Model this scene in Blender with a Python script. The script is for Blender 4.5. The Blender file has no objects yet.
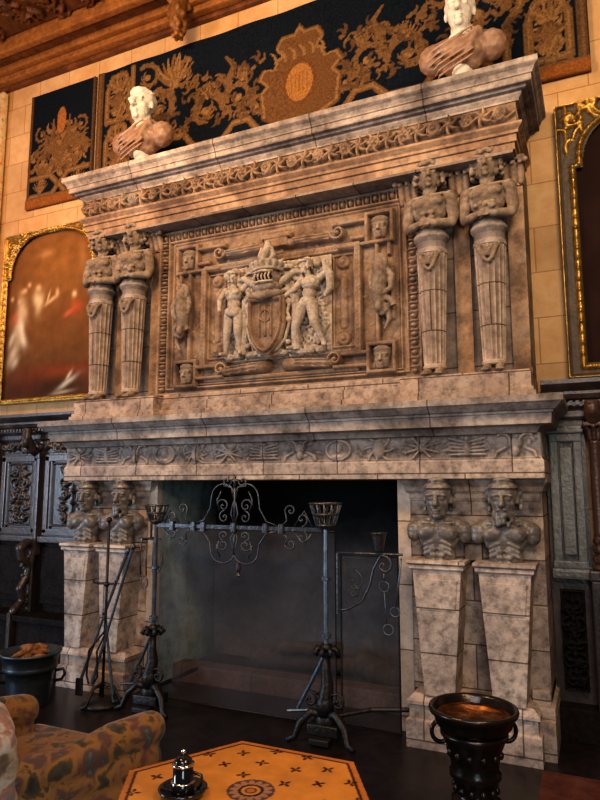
import bpy, bmesh, math, random
import numpy as np
from mathutils import Vector, Matrix, Euler
random.seed(7)
PI = math.pi
COL = bpy.context.scene.collection

# ------------------------------------------------------------------ materials
def newmat(name):
    m = bpy.data.materials.new(name); m.use_nodes = True
    nt = m.node_tree; b = nt.nodes['Principled BSDF']
    return m, nt, b

def N(nt, t, **kw):
    n = nt.nodes.new(t)
    for k, v in kw.items():
        if hasattr(n, k): setattr(n, k, v)
        else: n.inputs[k].default_value = v
    return n

def ramp(nt, stops):
    r = nt.nodes.new('ShaderNodeValToRGB')
    e = r.color_ramp.elements
    while len(e) < len(stops): e.new(0.5)
    for i, (p, c) in enumerate(stops):
        e[i].position = p; e[i].color = (c[0], c[1], c[2], 1)
    return r

def mixc(nt, a, b, fac, mode='MIX'):
    n = nt.nodes.new('ShaderNodeMix'); n.data_type = 'RGBA'; n.blend_type = mode
    for sock, v in ((n.inputs[6], a), (n.inputs[7], b), (n.inputs[0], fac)):
        if isinstance(v, (int, float)): sock.default_value = v
        elif isinstance(v, tuple): sock.default_value = (v[0], v[1], v[2], 1)
        else: nt.links.new(v, sock)
    return n.outputs[2]

def mottled(name, cols, scale=3.0, grime=(0.04, 0.033, 0.03), gamt=0.6, rough=0.8, spec=0.3, bump=0.3, bscale=40,
            joints=None, point=True, metallic=0.0, streak=False, mortar=(0.28, 0.25, 0.22), vary=(.72, 1.1)):
    """noise-mottled material; joints=(block length, block height, offset z)"""
    m, nt, b = newmat(name); L = nt.links
    tc = N(nt, 'ShaderNodeTexCoord')
    n1 = N(nt, 'ShaderNodeTexNoise'); n1.inputs['Scale'].default_value = scale; n1.inputs['Detail'].default_value = 8
    n1.inputs['Roughness'].default_value = 0.65
    if streak:
        mp = N(nt, 'ShaderNodeMapping'); mp.inputs['Scale'].default_value = (1, 1, 0.25)
        L.new(tc.outputs['Object'], mp.inputs[0]); L.new(mp.outputs[0], n1.inputs['Vector'])
    else:
        L.new(tc.outputs['Object'], n1.inputs['Vector'])
    k = len(cols)
    r1 = ramp(nt, [(0.3 + 0.4 * i / max(1, k - 1), c) for i, c in enumerate(cols)])
    L.new(n1.outputs['Fac'], r1.inputs[0])
    n2 = N(nt, 'ShaderNodeTexNoise'); n2.inputs['Scale'].default_value = scale * 4.3; n2.inputs['Detail'].default_value = 6
    n2.inputs['Roughness'].default_value = 0.7
    L.new(tc.outputs['Object'], n2.inputs['Vector'])
    r2 = ramp(nt, [(0.45, (0, 0, 0)), (0.75, (gamt, gamt, gamt))])
    L.new(n2.outputs['Fac'], r2.inputs[0])
    c = mixc(nt, r1.outputs[0], grime, r2.outputs[0])
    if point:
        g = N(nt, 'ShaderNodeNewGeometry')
        r3 = ramp(nt, [(0.40, (0.25, 0.22, 0.2)), (0.5, (0.9, 0.9, 0.9)), (0.58, (1.35, 1.3, 1.25))])  # hollows darkened as grime and for carved depth: shading put into the colour
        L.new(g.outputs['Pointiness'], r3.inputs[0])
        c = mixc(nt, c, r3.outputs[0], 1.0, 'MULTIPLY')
    bm_ = N(nt, 'ShaderNodeBump'); bm_.inputs['Strength'].default_value = bump; bm_.inputs['Distance'].default_value = 0.02
    n3 = N(nt, 'ShaderNodeTexNoise'); n3.inputs['Scale'].default_value = bscale; n3.inputs['Detail'].default_value = 5
    L.new(tc.outputs['Object'], n3.inputs['Vector'])
    h = n3.outputs['Fac']
    if joints:
        mp = N(nt, 'ShaderNodeMapping'); mp.inputs['Rotation'].default_value = (PI / 2, 0, 0)
        mp.inputs['Location'].default_value = (joints[3] if len(joints) > 3 else 0, joints[2], 0)
        L.new(tc.outputs['Object'], mp.inputs[0])
        br = N(nt, 'ShaderNodeTexBrick')
        br.inputs['Scale'].default_value = 1; br.inputs['Brick Width'].default_value = joints[0]
        br.inputs['Row Height'].default_value = joints[1]; br.inputs['Mortar Size'].default_value = 0.0055
        br.inputs['Mortar Smooth'].default_value = 0.3
        br.inputs['Color1'].default_value = (vary[0], vary[0], vary[0] * 1.03, 1); br.inputs['Color2'].default_value = (vary[1], vary[1] * .98, vary[1] * .95, 1)
        br.inputs['Mortar'].default_value = (*mortar, 1)
        L.new(mp.outputs[0], br.inputs['Vector'])
        c = mixc(nt, c, br.outputs['Color'], 1.0, 'MULTIPLY')
        mt = N(nt, 'ShaderNodeMath', operation='SUBTRACT')
        L.new(h, mt.inputs[0]); L.new(br.outputs['Fac'], mt.inputs[1]); h = mt.outputs[0]
    L.new(h, bm_.inputs['Height']); L.new(bm_.outputs[0], b.inputs['Normal'])
    L.new(c, b.inputs['Base Color'])
    b.inputs['Roughness'].default_value = rough; b.inputs['Specular IOR Level'].default_value = spec
    b.inputs['Metallic'].default_value = metallic
    return m

def attr_mat(name, rough=0.8, spec=0.2, bump=0.2, bscale=120, lo=.6, hi=1.25):
    m, nt, b = newmat(name); L = nt.links
    a = N(nt, 'ShaderNodeVertexColor'); a.layer_name = 'Col'
    tc = N(nt, 'ShaderNodeTexCoord'); n = N(nt, 'ShaderNodeTexNoise'); n.inputs['Scale'].default_value = bscale * 0.4
    n.inputs['Detail'].default_value = 6
    L.new(tc.outputs['Object'], n.inputs['Vector'])
    r = ramp(nt, [(0.3, (lo, lo, lo)), (0.7, (hi, hi, hi))]); L.new(n.outputs['Fac'], r.inputs[0])
    c = mixc(nt, a.outputs['Color'], r.outputs[0], 1.0, 'MULTIPLY')
    L.new(c, b.inputs['Base Color'])
    bp = N(nt, 'ShaderNodeBump'); bp.inputs['Strength'].default_value = bump; bp.inputs['Distance'].default_value = 0.01
    L.new(n.outputs['Fac'], bp.inputs['Height']); L.new(bp.outputs[0], b.inputs['Normal'])
    b.inputs['Roughness'].default_value = rough; b.inputs['Specular IOR Level'].default_value = spec
    return m

M = {}
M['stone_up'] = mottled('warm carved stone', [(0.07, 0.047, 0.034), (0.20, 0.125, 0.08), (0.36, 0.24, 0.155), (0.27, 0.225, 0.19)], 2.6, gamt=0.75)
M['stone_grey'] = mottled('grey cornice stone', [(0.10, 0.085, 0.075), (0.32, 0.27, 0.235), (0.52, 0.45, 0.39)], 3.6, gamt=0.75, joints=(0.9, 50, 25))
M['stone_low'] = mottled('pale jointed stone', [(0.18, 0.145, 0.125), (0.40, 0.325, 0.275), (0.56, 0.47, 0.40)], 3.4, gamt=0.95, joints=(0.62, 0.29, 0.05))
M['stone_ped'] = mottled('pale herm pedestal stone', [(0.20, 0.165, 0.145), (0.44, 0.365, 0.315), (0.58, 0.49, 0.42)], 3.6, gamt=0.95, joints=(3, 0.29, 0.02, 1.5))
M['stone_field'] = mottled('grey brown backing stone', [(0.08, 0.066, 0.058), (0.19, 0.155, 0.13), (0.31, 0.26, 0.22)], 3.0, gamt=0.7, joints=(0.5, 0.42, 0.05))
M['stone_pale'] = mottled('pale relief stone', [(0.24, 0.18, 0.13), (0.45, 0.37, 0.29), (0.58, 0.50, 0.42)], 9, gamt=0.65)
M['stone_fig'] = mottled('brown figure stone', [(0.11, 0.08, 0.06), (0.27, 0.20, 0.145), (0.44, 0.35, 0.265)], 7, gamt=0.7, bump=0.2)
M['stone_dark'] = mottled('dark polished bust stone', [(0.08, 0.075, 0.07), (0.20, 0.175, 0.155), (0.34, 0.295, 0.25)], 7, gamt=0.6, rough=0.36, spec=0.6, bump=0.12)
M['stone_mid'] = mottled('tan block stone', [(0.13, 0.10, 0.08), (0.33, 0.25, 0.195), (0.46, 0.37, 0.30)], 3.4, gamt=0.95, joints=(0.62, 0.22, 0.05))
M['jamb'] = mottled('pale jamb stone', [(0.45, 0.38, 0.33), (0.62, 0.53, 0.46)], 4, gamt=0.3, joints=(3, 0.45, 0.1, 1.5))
M['wall'] = mottled('limestone ashlar wall', [(0.42, 0.24, 0.10), (0.54, 0.34, 0.165), (0.62, 0.43, 0.24)], 1.3, grime=(0.35, 0.17, 0.06), gamt=0.5,
                    joints=(0.45, 0.36, 0.1), point=False, bump=0.1, mortar=(.62, .56, .5), vary=(.9, 1.08))
M['soot'] = mottled('sooty firebrick', [(0.006, 0.005, 0.005), (0.015, 0.012, 0.011), (0.05, 0.04, 0.035)], 2.2, gamt=0.5, joints=(0.25, 0.1, 0), point=False, rough=0.95)
M['firewall'] = mottled('weathered grey green plaster', [(0.20, 0.27, 0.27), (0.40, 0.52, 0.51), (0.60, 0.70, 0.67)], 2.4, grime=(0.06, 0.06, 0.055), gamt=0.7, point=False, rough=0.9)
M['curb'] = mottled('reddish hearth stone', [(0.11, 0.065, 0.052), (0.24, 0.14, 0.11)], 4, gamt=0.7, joints=(0.7, 3, 1), point=False)
M['wood_dark'] = mottled('dark oak panelling', [(0.018, 0.014, 0.014), (0.045, 0.033, 0.03), (0.085, 0.065, 0.055)], 6, grime=(0.01, 0.008, 0.008), gamt=0.5,
                         rough=0.32, spec=0.7, bump=0.15, streak=True)
M['wood_red'] = mottled('reddish oak column', [(0.06, 0.03, 0.022), (0.13, 0.07, 0.05)], 8, gamt=0.4, rough=0.35, spec=0.6, streak=True)
M['wood_ceil'] = mottled('carved ceiling timber', [(0.045, 0.017, 0.008), (0.10, 0.038, 0.014), (0.17, 0.07, 0.024)], 4, grime=(0.02, 0.008, 0.004), gamt=0.7, rough=0.5)
M['wood_gold'] = mottled('gilded ceiling moulding', [(0.15, 0.06, 0.018), (0.27, 0.12, 0.035)], 5, grime=(0.05, 0.02, 0.008), gamt=0.7, rough=0.45)
M['wood_shaded'] = mottled('oak darkened as shade', [(0.006, 0.005, 0.005), (0.016, 0.012, 0.011)], 6, gamt=0.4, rough=0.6, spec=0.08)  # near-black oak colour stands in for shadow in the lower panelling
M['iron'] = mottled('wrought iron', [(0.04, 0.042, 0.048), (0.10, 0.105, 0.115)], 20, grime=(0.03, 0.02, 0.015), gamt=0.5, rough=0.35, spec=0.8, metallic=0.6, bump=0.2)
M['iron_blue'] = mottled('polished iron', [(0.06, 0.085, 0.11), (0.16, 0.20, 0.25)], 14, grime=(0.03, 0.03, 0.03), gamt=0.5, rough=0.4, metallic=0.75, bump=0.1)
M['iron_black'] = mottled('blackened iron', [(0.007, 0.006, 0.006), (0.018, 0.015, 0.015)], 15, gamt=0.3, rough=0.42, spec=0.5, metallic=0.2)
M['bronze'] = mottled('dark bronze', [(0.012, 0.009, 0.008), (0.03, 0.022, 0.018)], 14, gamt=0.3, rough=0.22, spec=0.8, metallic=0.55, bump=0.1)
M['copper'] = mottled('orange glinting basin', [(0.03, 0.015, 0.01), (0.16, 0.06, 0.018), (0.5, 0.2, 0.05)], 14, gamt=0.5, rough=0.25, metallic=0.7)
M['pewter'] = mottled('blue grey pewter', [(0.05, 0.065, 0.075), (0.10, 0.125, 0.14)], 5, grime=(0.03, 0.03, 0.035), gamt=0.5, rough=0.38, metallic=0.6, bump=0.1)
M['silver'] = mottled('silver', [(0.5, 0.48, 0.45), (0.75, 0.72, 0.68)], 10, gamt=0.1, rough=0.15, metallic=1, bump=0.02)
M['black_gloss'] = mottled('black glaze', [(0.006, 0.006, 0.007), (0.012, 0.012, 0.013)], 10, gamt=0.1, rough=0.08, spec=0.8, bump=0.0)
M['gold'] = mottled('gilt frame', [(0.16, 0.08, 0.02), (0.50, 0.30, 0.07), (0.85, 0.58, 0.18)], 18, grime=(0.08, 0.04, 0.01), gamt=0.6, rough=0.33, metallic=0.65, bump=0.3, bscale=70)
M['frame_dark'] = mottled('dark painted frame', [(0.06, 0.045, 0.03), (0.13, 0.09, 0.05)], 9, gamt=0.4, rough=0.45)
M['marble'] = mottled('white marble', [(0.68, 0.62, 0.53), (0.80, 0.76, 0.68)], 4, grime=(0.5, 0.4, 0.3), gamt=0.25, rough=0.45, bump=0.03)
M['drape'] = mottled('veined brown marble', [(0.20, 0.11, 0.07), (0.34, 0.21, 0.14), (0.42, 0.32, 0.27)], 5, grime=(0.18, 0.12, 0.1), gamt=0.5, rough=0.4, bump=0.1)
M['log'] = mottled('charred log', [(0.02, 0.015, 0.012), (0.07, 0.05, 0.04)], 12, gamt=0.5, rough=0.9)
M['bark'] = mottled('orange brown kindling', [(0.10, 0.04, 0.015), (0.35, 0.16, 0.06)], 16, gamt=0.4, rough=0.8)
M['floor'] = mottled('dark polished floor', [(0.006, 0.005, 0.006), (0.014, 0.010, 0.011), (0.024, 0.017, 0.017)], 3, gamt=0.4, rough=0.3, spec=0.4, point=False, bump=0.05)
M['rug'] = mottled('dark red rug', [(0.05, 0.012, 0.008), (0.10, 0.025, 0.015), (0.13, 0.05, 0.03)], 9, gamt=0.5, rough=0.95, point=False, bump=0.3, bscale=200)
M['canvas_cream'] = mottled('cream and red wall hanging', [(0.45, 0.06, 0.02), (0.55, 0.36, 0.18), (0.62, 0.48, 0.28), (0.2, 0.2, 0.14)], 9, gamt=0.3, point=False)
M['attr_tap'] = attr_mat('woven tapestry', 0.95, 0.03, 0.35, 140)
M['attr_paint'] = attr_mat('oil paint', 0.75, 0.12, 0.1, 20, .82, 1.15)
M['attr_inlay'] = attr_mat('inlaid table top', 0.28, 0.5, 0.03, 25, .8, 1.15)
M['ash'] = mottled('wood ash', [(0.012, 0.010, 0.010), (0.035, 0.03, 0.028)], 8, gamt=0.5, point=False, rough=1)

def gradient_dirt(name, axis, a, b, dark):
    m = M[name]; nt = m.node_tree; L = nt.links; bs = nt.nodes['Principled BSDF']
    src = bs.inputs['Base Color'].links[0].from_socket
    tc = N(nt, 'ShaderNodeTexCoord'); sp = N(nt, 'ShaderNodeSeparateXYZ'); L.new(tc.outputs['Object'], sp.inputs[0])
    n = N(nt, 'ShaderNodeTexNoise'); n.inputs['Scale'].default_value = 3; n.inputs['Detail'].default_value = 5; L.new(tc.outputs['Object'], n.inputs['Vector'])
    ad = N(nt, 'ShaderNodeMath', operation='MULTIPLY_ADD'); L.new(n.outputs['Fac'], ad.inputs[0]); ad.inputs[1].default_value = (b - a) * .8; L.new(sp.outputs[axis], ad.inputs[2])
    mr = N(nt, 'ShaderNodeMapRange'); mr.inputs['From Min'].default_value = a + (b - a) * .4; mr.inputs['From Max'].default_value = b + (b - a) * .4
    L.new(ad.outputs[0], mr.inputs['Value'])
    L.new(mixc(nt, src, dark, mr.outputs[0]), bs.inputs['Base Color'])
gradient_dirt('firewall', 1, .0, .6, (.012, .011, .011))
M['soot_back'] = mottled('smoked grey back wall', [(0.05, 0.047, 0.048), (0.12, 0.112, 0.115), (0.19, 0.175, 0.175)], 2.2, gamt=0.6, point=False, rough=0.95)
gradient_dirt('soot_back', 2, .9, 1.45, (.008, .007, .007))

def floral(pale=False):
    m, nt, b = newmat('floral upholstery'); L = nt.links
    tc = N(nt, 'ShaderNodeTexCoord')
    n = N(nt, 'ShaderNodeTexNoise'); n.inputs['Scale'].default_value = 11; n.inputs['Detail'].default_value = 6; n.inputs['Distortion'].default_value = .5
    L.new(tc.outputs['Object'], n.inputs['Vector'])
    r = ramp(nt, [(0.30, (0.018, 0.02, 0.02)), (0.41, (0.07, 0.045, 0.02)), (0.46, (0.25, 0.11, 0.022)), (0.54, (0.20, 0.10, 0.035)),
                  (0.60, (0.12, 0.04, 0.025)), (0.66, (0.05, 0.055, 0.05)), (0.76, (0.26, 0.21, 0.15))])
    if pale:
        for e_, c_ in zip(r.color_ramp.elements, ((.05, .055, .05), (.16, .10, .06), (.34, .28, .22), (.42, .38, .33), (.34, .15, .10), (.14, .17, .17), (.40, .38, .34))): e_.color = (*c_, 1)
    L.new(n.outputs['Fac'], r.inputs[0]); L.new(r.outputs[0], b.inputs['Base Color'])
    n2 = N(nt, 'ShaderNodeTexNoise'); n2.inputs['Scale'].default_value = 220; L.new(tc.outputs['Object'], n2.inputs['Vector'])
    bp = N(nt, 'ShaderNodeBump'); bp.inputs['Strength'].default_value = 0.3; bp.inputs['Distance'].default_value = 0.004
    L.new(n2.outputs['Fac'], bp.inputs['Height']); L.new(bp.outputs[0], b.inputs['Normal'])
    b.inputs['Roughness'].default_value = 0.85; b.inputs['Sheen Weight'].default_value = 0.2
    return m
M['floral'] = floral(); M['floral_pale'] = floral(True)

def meshscreen():
    m, nt, b = newmat('fine woven wire'); L = nt.links
    out = nt.nodes['Material Output']
    tr = N(nt, 'ShaderNodeBsdfTransparent'); mx = N(nt, 'ShaderNodeMixShader')
    tc = N(nt, 'ShaderNodeTexCoord'); n = N(nt, 'ShaderNodeTexNoise'); n.inputs['Scale'].default_value = 1.6; n.inputs['Detail'].default_value = 5
    L.new(tc.outputs['Object'], n.inputs['Vector'])
    r = ramp(nt, [(0.35, (0.22, 0.22, 0.22)), (0.7, (0.5, 0.5, 0.5))]); L.new(n.outputs['Fac'], r.inputs[0])
    L.new(r.outputs[0], mx.inputs[0]); L.new(tr.outputs[0], mx.inputs[1]); L.new(b.outputs[0], mx.inputs[2])
    L.new(mx.outputs[0], out.inputs['Surface'])
    b.inputs['Base Color'].default_value = (0.11, 0.10, 0.105, 1); b.inputs['Roughness'].default_value = 0.6
    b.inputs['Metallic'].default_value = 0.2
    return m
M['screen'] = meshscreen()

# ------------------------------------------------------------------ object helpers
def tag(o, label=None, cat=None, group=None, kind=None):
    if label: o['label'] = label
    if cat: o['category'] = cat
    if group: o['group'] = group
    if kind: o['kind'] = kind
    return o

def thing(name, label, cat, loc=(0, 0, 0), rz=0, group=None):
    o = bpy.data.objects.new(name, None); COL.objects.link(o)
    o.location = loc; o.rotation_euler = (0, 0, rz); o.empty_display_size = 0.1
    return tag(o, label, cat, group)

def mk(name, bm, mat, parent=None, loc=None, smooth=False, rot=None, label=None):
    if isinstance(bm, bmesh.types.BMesh):
        me = bpy.data.meshes.new(name)
        bmesh.ops.recalc_face_normals(bm, faces=bm.faces)
        bm.to_mesh(me); bm.free()
    else: me = bm
    o = bpy.data.objects.new(name, me); COL.objects.link(o)
    if not me.materials: me.materials.append(M[mat] if isinstance(mat, str) else mat)
    if smooth:
        me.polygons.foreach_set('use_smooth', [True] * len(me.polygons))
    if parent: o.parent = parent
    if loc: o.location = loc
    if rot: o.rotation_euler = rot
    if label: o['label'] = label
    return o

def struct(name, bm, mat, parent=None):
    o = mk(name, bm, mat, parent); o['kind'] = 'structure'; return o

def B(): return bmesh.new()

def box(bm, x0, x1, y0, y1, z0, z1, bev=0.0, taper=None):
    vs = [bm.verts.new((x, y, z)) for z in (z0, z1) for y in (y0, y1) for x in (x0, x1)]
    if taper:   # (dx, dy) shrink of the bottom
        for i, v in enumerate(vs[:4]):
            v.co.x += taper[0] if i % 2 == 0 else -taper[0]
            v.co.y += taper[1] if i < 2 else 0
    fs = [(0, 2, 3, 1), (4, 5, 7, 6), (0, 1, 5, 4), (2, 6, 7, 3), (0, 4, 6, 2), (1, 3, 7, 5)]
    faces = [bm.faces.new([vs[i] for i in f]) for f in fs]
    if bev:
        ed = list({e for f in faces for e in f.edges})
        bmesh.ops.bevel(bm, geom=ed, offset=bev, segments=2, affect='EDGES', profile=0.7)

def lathe(bm, prof, c=(0, 0, 0), seg=32, mat=None, top=True):
    """prof: list of (r, z)"""
    rings = []
    for r, z in prof:
        ring = []
        for i in range(seg):
            a = 2 * PI * i / seg
            v = Vector((r * math.cos(a), r * math.sin(a), z))
            if mat: v = mat @ v
            ring.append(bm.verts.new(v + Vector(c)))
        rings.append(ring)
    for a, b in zip(rings, rings[1:]):
        for i in range(seg):
            j = (i + 1) % seg
            bm.faces.new((a[i], a[j], b[j], b[i]))
    bm.faces.new(rings[0][::-1])
    if top: bm.faces.new(rings[-1])

def tube(bm, pts, r, seg=8, closed=False):
    """r: number or list"""
    P = [Vector(p) for p in pts]; n = len(P)
    rs = r if isinstance(r, (list, tuple)) else [r] * n
    rings = []; up = None
    for i, p in enumerate(P):
        if closed: t = (P[(i + 1) % n] - P[i - 1])
        else: t = P[min(i + 1, n - 1)] - P[max(i - 1, 0)]
        t.normalize()
        if up is None:
            up = t.orthogonal().normalized()
        up = (up - t * up.dot(t))
        if up.length < 1e-5: up = t.orthogonal()
        up.normalize(); s = t.cross(up)
        rings.append([bm.verts.new(p + (up * math.cos(2 * PI * k / seg) + s * math.sin(2 * PI * k / seg)) * rs[i]) for k in range(seg)])
    m = n if closed else n - 1
    for i in range(m):
        a, b = rings[i], rings[(i + 1) % n]
        for k in range(seg):
            j = (k + 1) % seg
            bm.faces.new((a[k], a[j], b[j], b[k]))
    if not closed:
        bm.faces.new(rings[0][::-1]); bm.faces.new(rings[-1])

def ell(bm, c, r, rot=None, sub=2, M0=None):
    """ellipsoid"""
    if isinstance(r, (int, float)): r = (r, r, r)
    mt = Matrix.Translation(c) @ (Euler(rot).to_matrix().to_4x4() if rot else Matrix()) @ Matrix.Diagonal((r[0], r[1], r[2], 1))
    if M0: mt = M0 @ mt
    bmesh.ops.create_icosphere(bm, subdivisions=sub, radius=1, matrix=mt)

def cap(bm, a, b, ra, rb=None, M0=None, seg=12):
    """tapered capsule"""
    rb = ra if rb is None else rb
    a = Vector(a); b = Vector(b)
    if M0: a = M0 @ a; b = M0 @ b
    d = b - a; L = d.length
    if L > 1e-6:
        q = d.to_track_quat('Z', 'Y').to_matrix().to_4x4()
        bmesh.ops.create_cone(bm, cap_ends=True, segments=seg, radius1=ra, radius2=rb, depth=L, matrix=Matrix.Translation((a + b) / 2) @ q)
    for p, r in ((a, ra), (b, rb)):
        bmesh.ops.create_icosphere(bm, subdivisions=2, radius=r, matrix=Matrix.Translation(p))

def chain(bm, pts, rs, M0=None):
    for i in range(len(pts) - 1): cap(bm, pts[i], pts[i + 1], rs[i], rs[i + 1], M0)

def sculpt(bm, voxel=0.007, smooth=3):
    """fuse overlapping closed shapes into one continuous surface"""
    me = bpy.data.meshes.new('tmp'); bmesh.ops.recalc_face_normals(bm, faces=bm.faces); bm.to_mesh(me); bm.free()
    o = bpy.data.objects.new('tmp', me); COL.objects.link(o)
    r = o.modifiers.new('r', 'REMESH'); r.mode = 'VOXEL'; r.voxel_size = voxel; r.use_smooth_shade = True
    if smooth:
        s = o.modifiers.new('s', 'SMOOTH'); s.factor = 0.5; s.iterations = smooth
    dg = bpy.context.evaluated_depsgraph_get()
    out = bpy.data.meshes.new_from_object(o.evaluated_get(dg))
    bpy.data.objects.remove(o); bpy.data.meshes.remove(me)
    out.materials.clear()
    return out

def sweep(bm, prof, w, b, xc=0, yback=0.0, closed_top=True):
    """moulding on three sides of a block: prof=[(d,z)] from bottom to top, block half width w, front at -b"""
    rows = []
    for d, z in prof:
        rows.append([bm.verts.new(p) for p in ((xc - w - d, yback, z), (xc - w - d, -b - d, z), (xc + w + d, -b - d, z), (xc + w + d, yback, z))])
    for r0, r1 in zip(rows, rows[1:]):
        for i in range(3): bm.faces.new((r0[i], r0[i + 1], r1[i + 1], r1[i]))
    bm.faces.new(rows[0][::-1]); bm.faces.new(rows[-1])
    bm.faces.new([r[0] for r in rows][::-1] ) if False else None
    # back
    for r0, r1 in zip(rows, rows[1:]): bm.faces.new((r0[3], r0[0], r1[0], r1[3]))

# ---- relief: a height field in the x-z plane, bulging towards -y
class Relief:
    def __init__(s, x0, x1, z0, z1, step=0.006):
        s.nx = max(2, int(round((x1 - x0) / step)) + 1); s.nz = max(2, int(round((z1 - z0) / step)) + 1)
        s.x = np.linspace(x0, x1, s.nx); s.z = np.linspace(z0, z1, s.nz)
        s.X, s.Z = np.meshgrid(s.x, s.z); s.H = np.zeros_like(s.X); s.col = None; s.mask = None
    def win(s, a, b, c, d):
        i0 = np.searchsorted(s.x, a); i1 = np.searchsorted(s.x, b); j0 = np.searchsorted(s.z, c); j1 = np.searchsorted(s.z, d)
        return slice(j0, j1), slice(i0, i1)
    def put(s, w, val, m=None, color=None):
        sub = s.H[w]
        if color is not None:
            k = m if m is not None else val > 0
            s.col[w][k] = color
        s.H[w] = np.maximum(sub, val)
    def blob(s, cx, cz, rx, rz, h, rot=0, p=0.5, color=None, base=0):
        R = max(rx, rz); w = s.win(cx - R, cx + R, cz - R, cz + R)
        X = s.X[w] - cx; Z = s.Z[w] - cz
        if X.size == 0: return
        c, n = math.cos(rot), math.sin(rot)
        q = ((X * c + Z * n) / rx) ** 2 + ((-X * n + Z * c) / rz) ** 2
        v = np.where(q < 1, base + h * np.clip(1 - q, 0, 1) ** p, 0)
        s.put(w, v, q < 1, color)
    def stroke(s, pts, r, h, r2=None, color=None, p=0.5, base=0):
        r2 = r if r2 is None else r2; n = len(pts) - 1
        for i in range(n):
            (ax, az), (bx, bz) = pts[i], pts[i + 1]
            t0, t1 = i / n, (i + 1) / n
            ra, rb = r + (r2 - r) * t0, r + (r2 - r) * t1; R = max(ra, rb)
            w = s.win(min(ax, bx) - R, max(ax, bx) + R, min(az, bz) - R, max(az, bz) + R)
            X = s.X[w]; Z = s.Z[w]
            if X.size == 0: continue
            dx, dz = bx - ax, bz - az; L = dx * dx + dz * dz + 1e-12
            t = np.clip(((X - ax) * dx + (Z - az) * dz) / L, 0, 1)
            D = (X - ax - t * dx) ** 2 + (Z - az - t * dz) ** 2
            rr = ra + (rb - ra) * t; q = D / (rr * rr + 1e-12)
            s.put(w, np.where(q < 1, base + h * np.clip(1 - q, 0, 1) ** p, 0), q < 1, color)
    def rect(s, a, b, c, d, h, bev=0.008, color=None):
        w = s.win(a, b, c, d); X = s.X[w]; Z = s.Z[w]
        if X.size == 0: return
        e = np.minimum(np.minimum(X - a, b - X), np.minimum(Z - c, d - Z))
        s.put(w, h * np.clip(e / max(bev, 1e-6), 0, 1), e >= 0, color)
    def frame(s, a, b, c, d, t, h, bev=0.008, color=None):
        s.rect(a, b, c, c + t, h, bev, color); s.rect(a, b, d - t, d, h, bev, color)
        s.rect(a, a + t, c, d, h, bev, color); s.rect(b - t, b, c, d, h, bev, color)
    def poly(s, pts, h, color=None):
        xs = [p[0] for p in pts]; zs = [p[1] for p in pts]
        w = s.win(min(xs), max(xs), min(zs), max(zs)); X = s.X[w]; Z = s.Z[w]
        ins = np.zeros(X.shape, bool); n = len(pts)
        for i in range(n):
            x1, z1 = pts[i]; x2, z2 = pts[(i + 1) % n]
            c = ((z1 > Z) != (z2 > Z)) & (X < (x2 - x1) * (Z - z1) / (z2 - z1 + 1e-12) + x1)
            ins ^= c
        s.put(w, np.where(ins, h, 0), ins, color)
    def leaf(s, x, z, L, wd, ang, h, color=None, curl=0.6):
        pts = []; a = ang; px, pz = x, z
        for i in range(7):
            pts.append((px, pz)); px += L / 6 * math.cos(a); pz += L / 6 * math.sin(a); a += curl / 6 * 2
        s.stroke(pts, wd, h, wd * 0.25, color)
    def mesh(s, y, T=0.03, jitter=0):
        """front face at y - H, closed by a skirt back to y + T"""
        X, Z, H = s.X, s.Z, s.H
        if jitter: H = H + jitter * np.random.RandomState(3).rand(*H.shape)
        nz, nx = X.shape; n = nx * nz
        co = np.empty((n, 3)); co[:, 0] = X.ravel(); co[:, 1] = (y - H).ravel(); co[:, 2] = Z.ravel()
        idx = np.arange(n).reshape(nz, nx)
        a = idx[:-1, :-1]; b = idx[:-1, 1:]; c = idx[1:, 1:]; d = idx[1:, :-1]
        q = np.stack([a, b, c, d], -1)
        if s.mask is not None:
            keep = ~(s.mask[:-1, :-1] & s.mask[1:, 1:] & s.mask[:-1, 1:] & s.mask[1:, :-1]); q = q[keep]
        q = q.reshape(-1, 4)
        loop = list(idx[0, :]) + list(idx[1:, -1]) + list(idx[-1, -2::-1]) + list(idx[-2:0:-1, 0])
        loop = np.array(loop); k = len(loop)
        back = co[loop].copy(); back[:, 1] = y + T
        co = np.vstack([co, back]); bi = np.arange(n, n + k)
        sk = np.stack([loop, bi, np.roll(bi, -1), np.roll(loop, -1)], -1)
        faces = np.vstack([q, sk])
        me = bpy.data.meshes.new('relief')
        me.vertices.add(len(co)); me.vertices.foreach_set('co', co.ravel())
        me.loops.add(faces.size); me.loops.foreach_set('vertex_index', faces.ravel().astype(np.int32))
        me.polygons.add(len(faces)); me.polygons.foreach_set('loop_start', np.arange(0, faces.size, 4, dtype=np.int32))
        me.polygons.foreach_set('loop_total', np.full(len(faces), 4, dtype=np.int32))
        me.update(calc_edges=True); me.validate()
        me.polygons.foreach_set('use_smooth', np.ones(len(me.polygons), bool))
        if s.col is not None:
            at = me.color_attributes.new('Col', 'FLOAT_COLOR', 'POINT')
            cc = np.ones((len(co), 4)); cc[:n, :3] = s.col.reshape(-1, 3); cc[n:, :3] = 0.05
            at.data.foreach_set('color', cc.ravel())
        return me
    def paint(s, color):
        s.col = np.empty(s.X.shape + (3,)); s.col[:] = color

def spiral(cx, cz, r0, turns=1.5, a0=0.0, sgn=1, r1=0.0, n=26):
    return [(cx + (r0 + (r1 - r0) * t) * math.cos(a0 + sgn * 2 * PI * turns * t), cz + (r0 + (r1 - r0) * t) * math.sin(a0 + sgn * 2 * PI * turns * t))
            for t in [i / (n - 1) for i in range(n)]]
def arc(cx, cz, r, a0, a1, n=12, rz=None):
    rz = r if rz is None else rz
    return [(cx + r * math.cos(a0 + (a1 - a0) * i / (n - 1)), cz + rz * math.sin(a0 + (a1 - a0) * i / (n - 1))) for i in range(n)]

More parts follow.
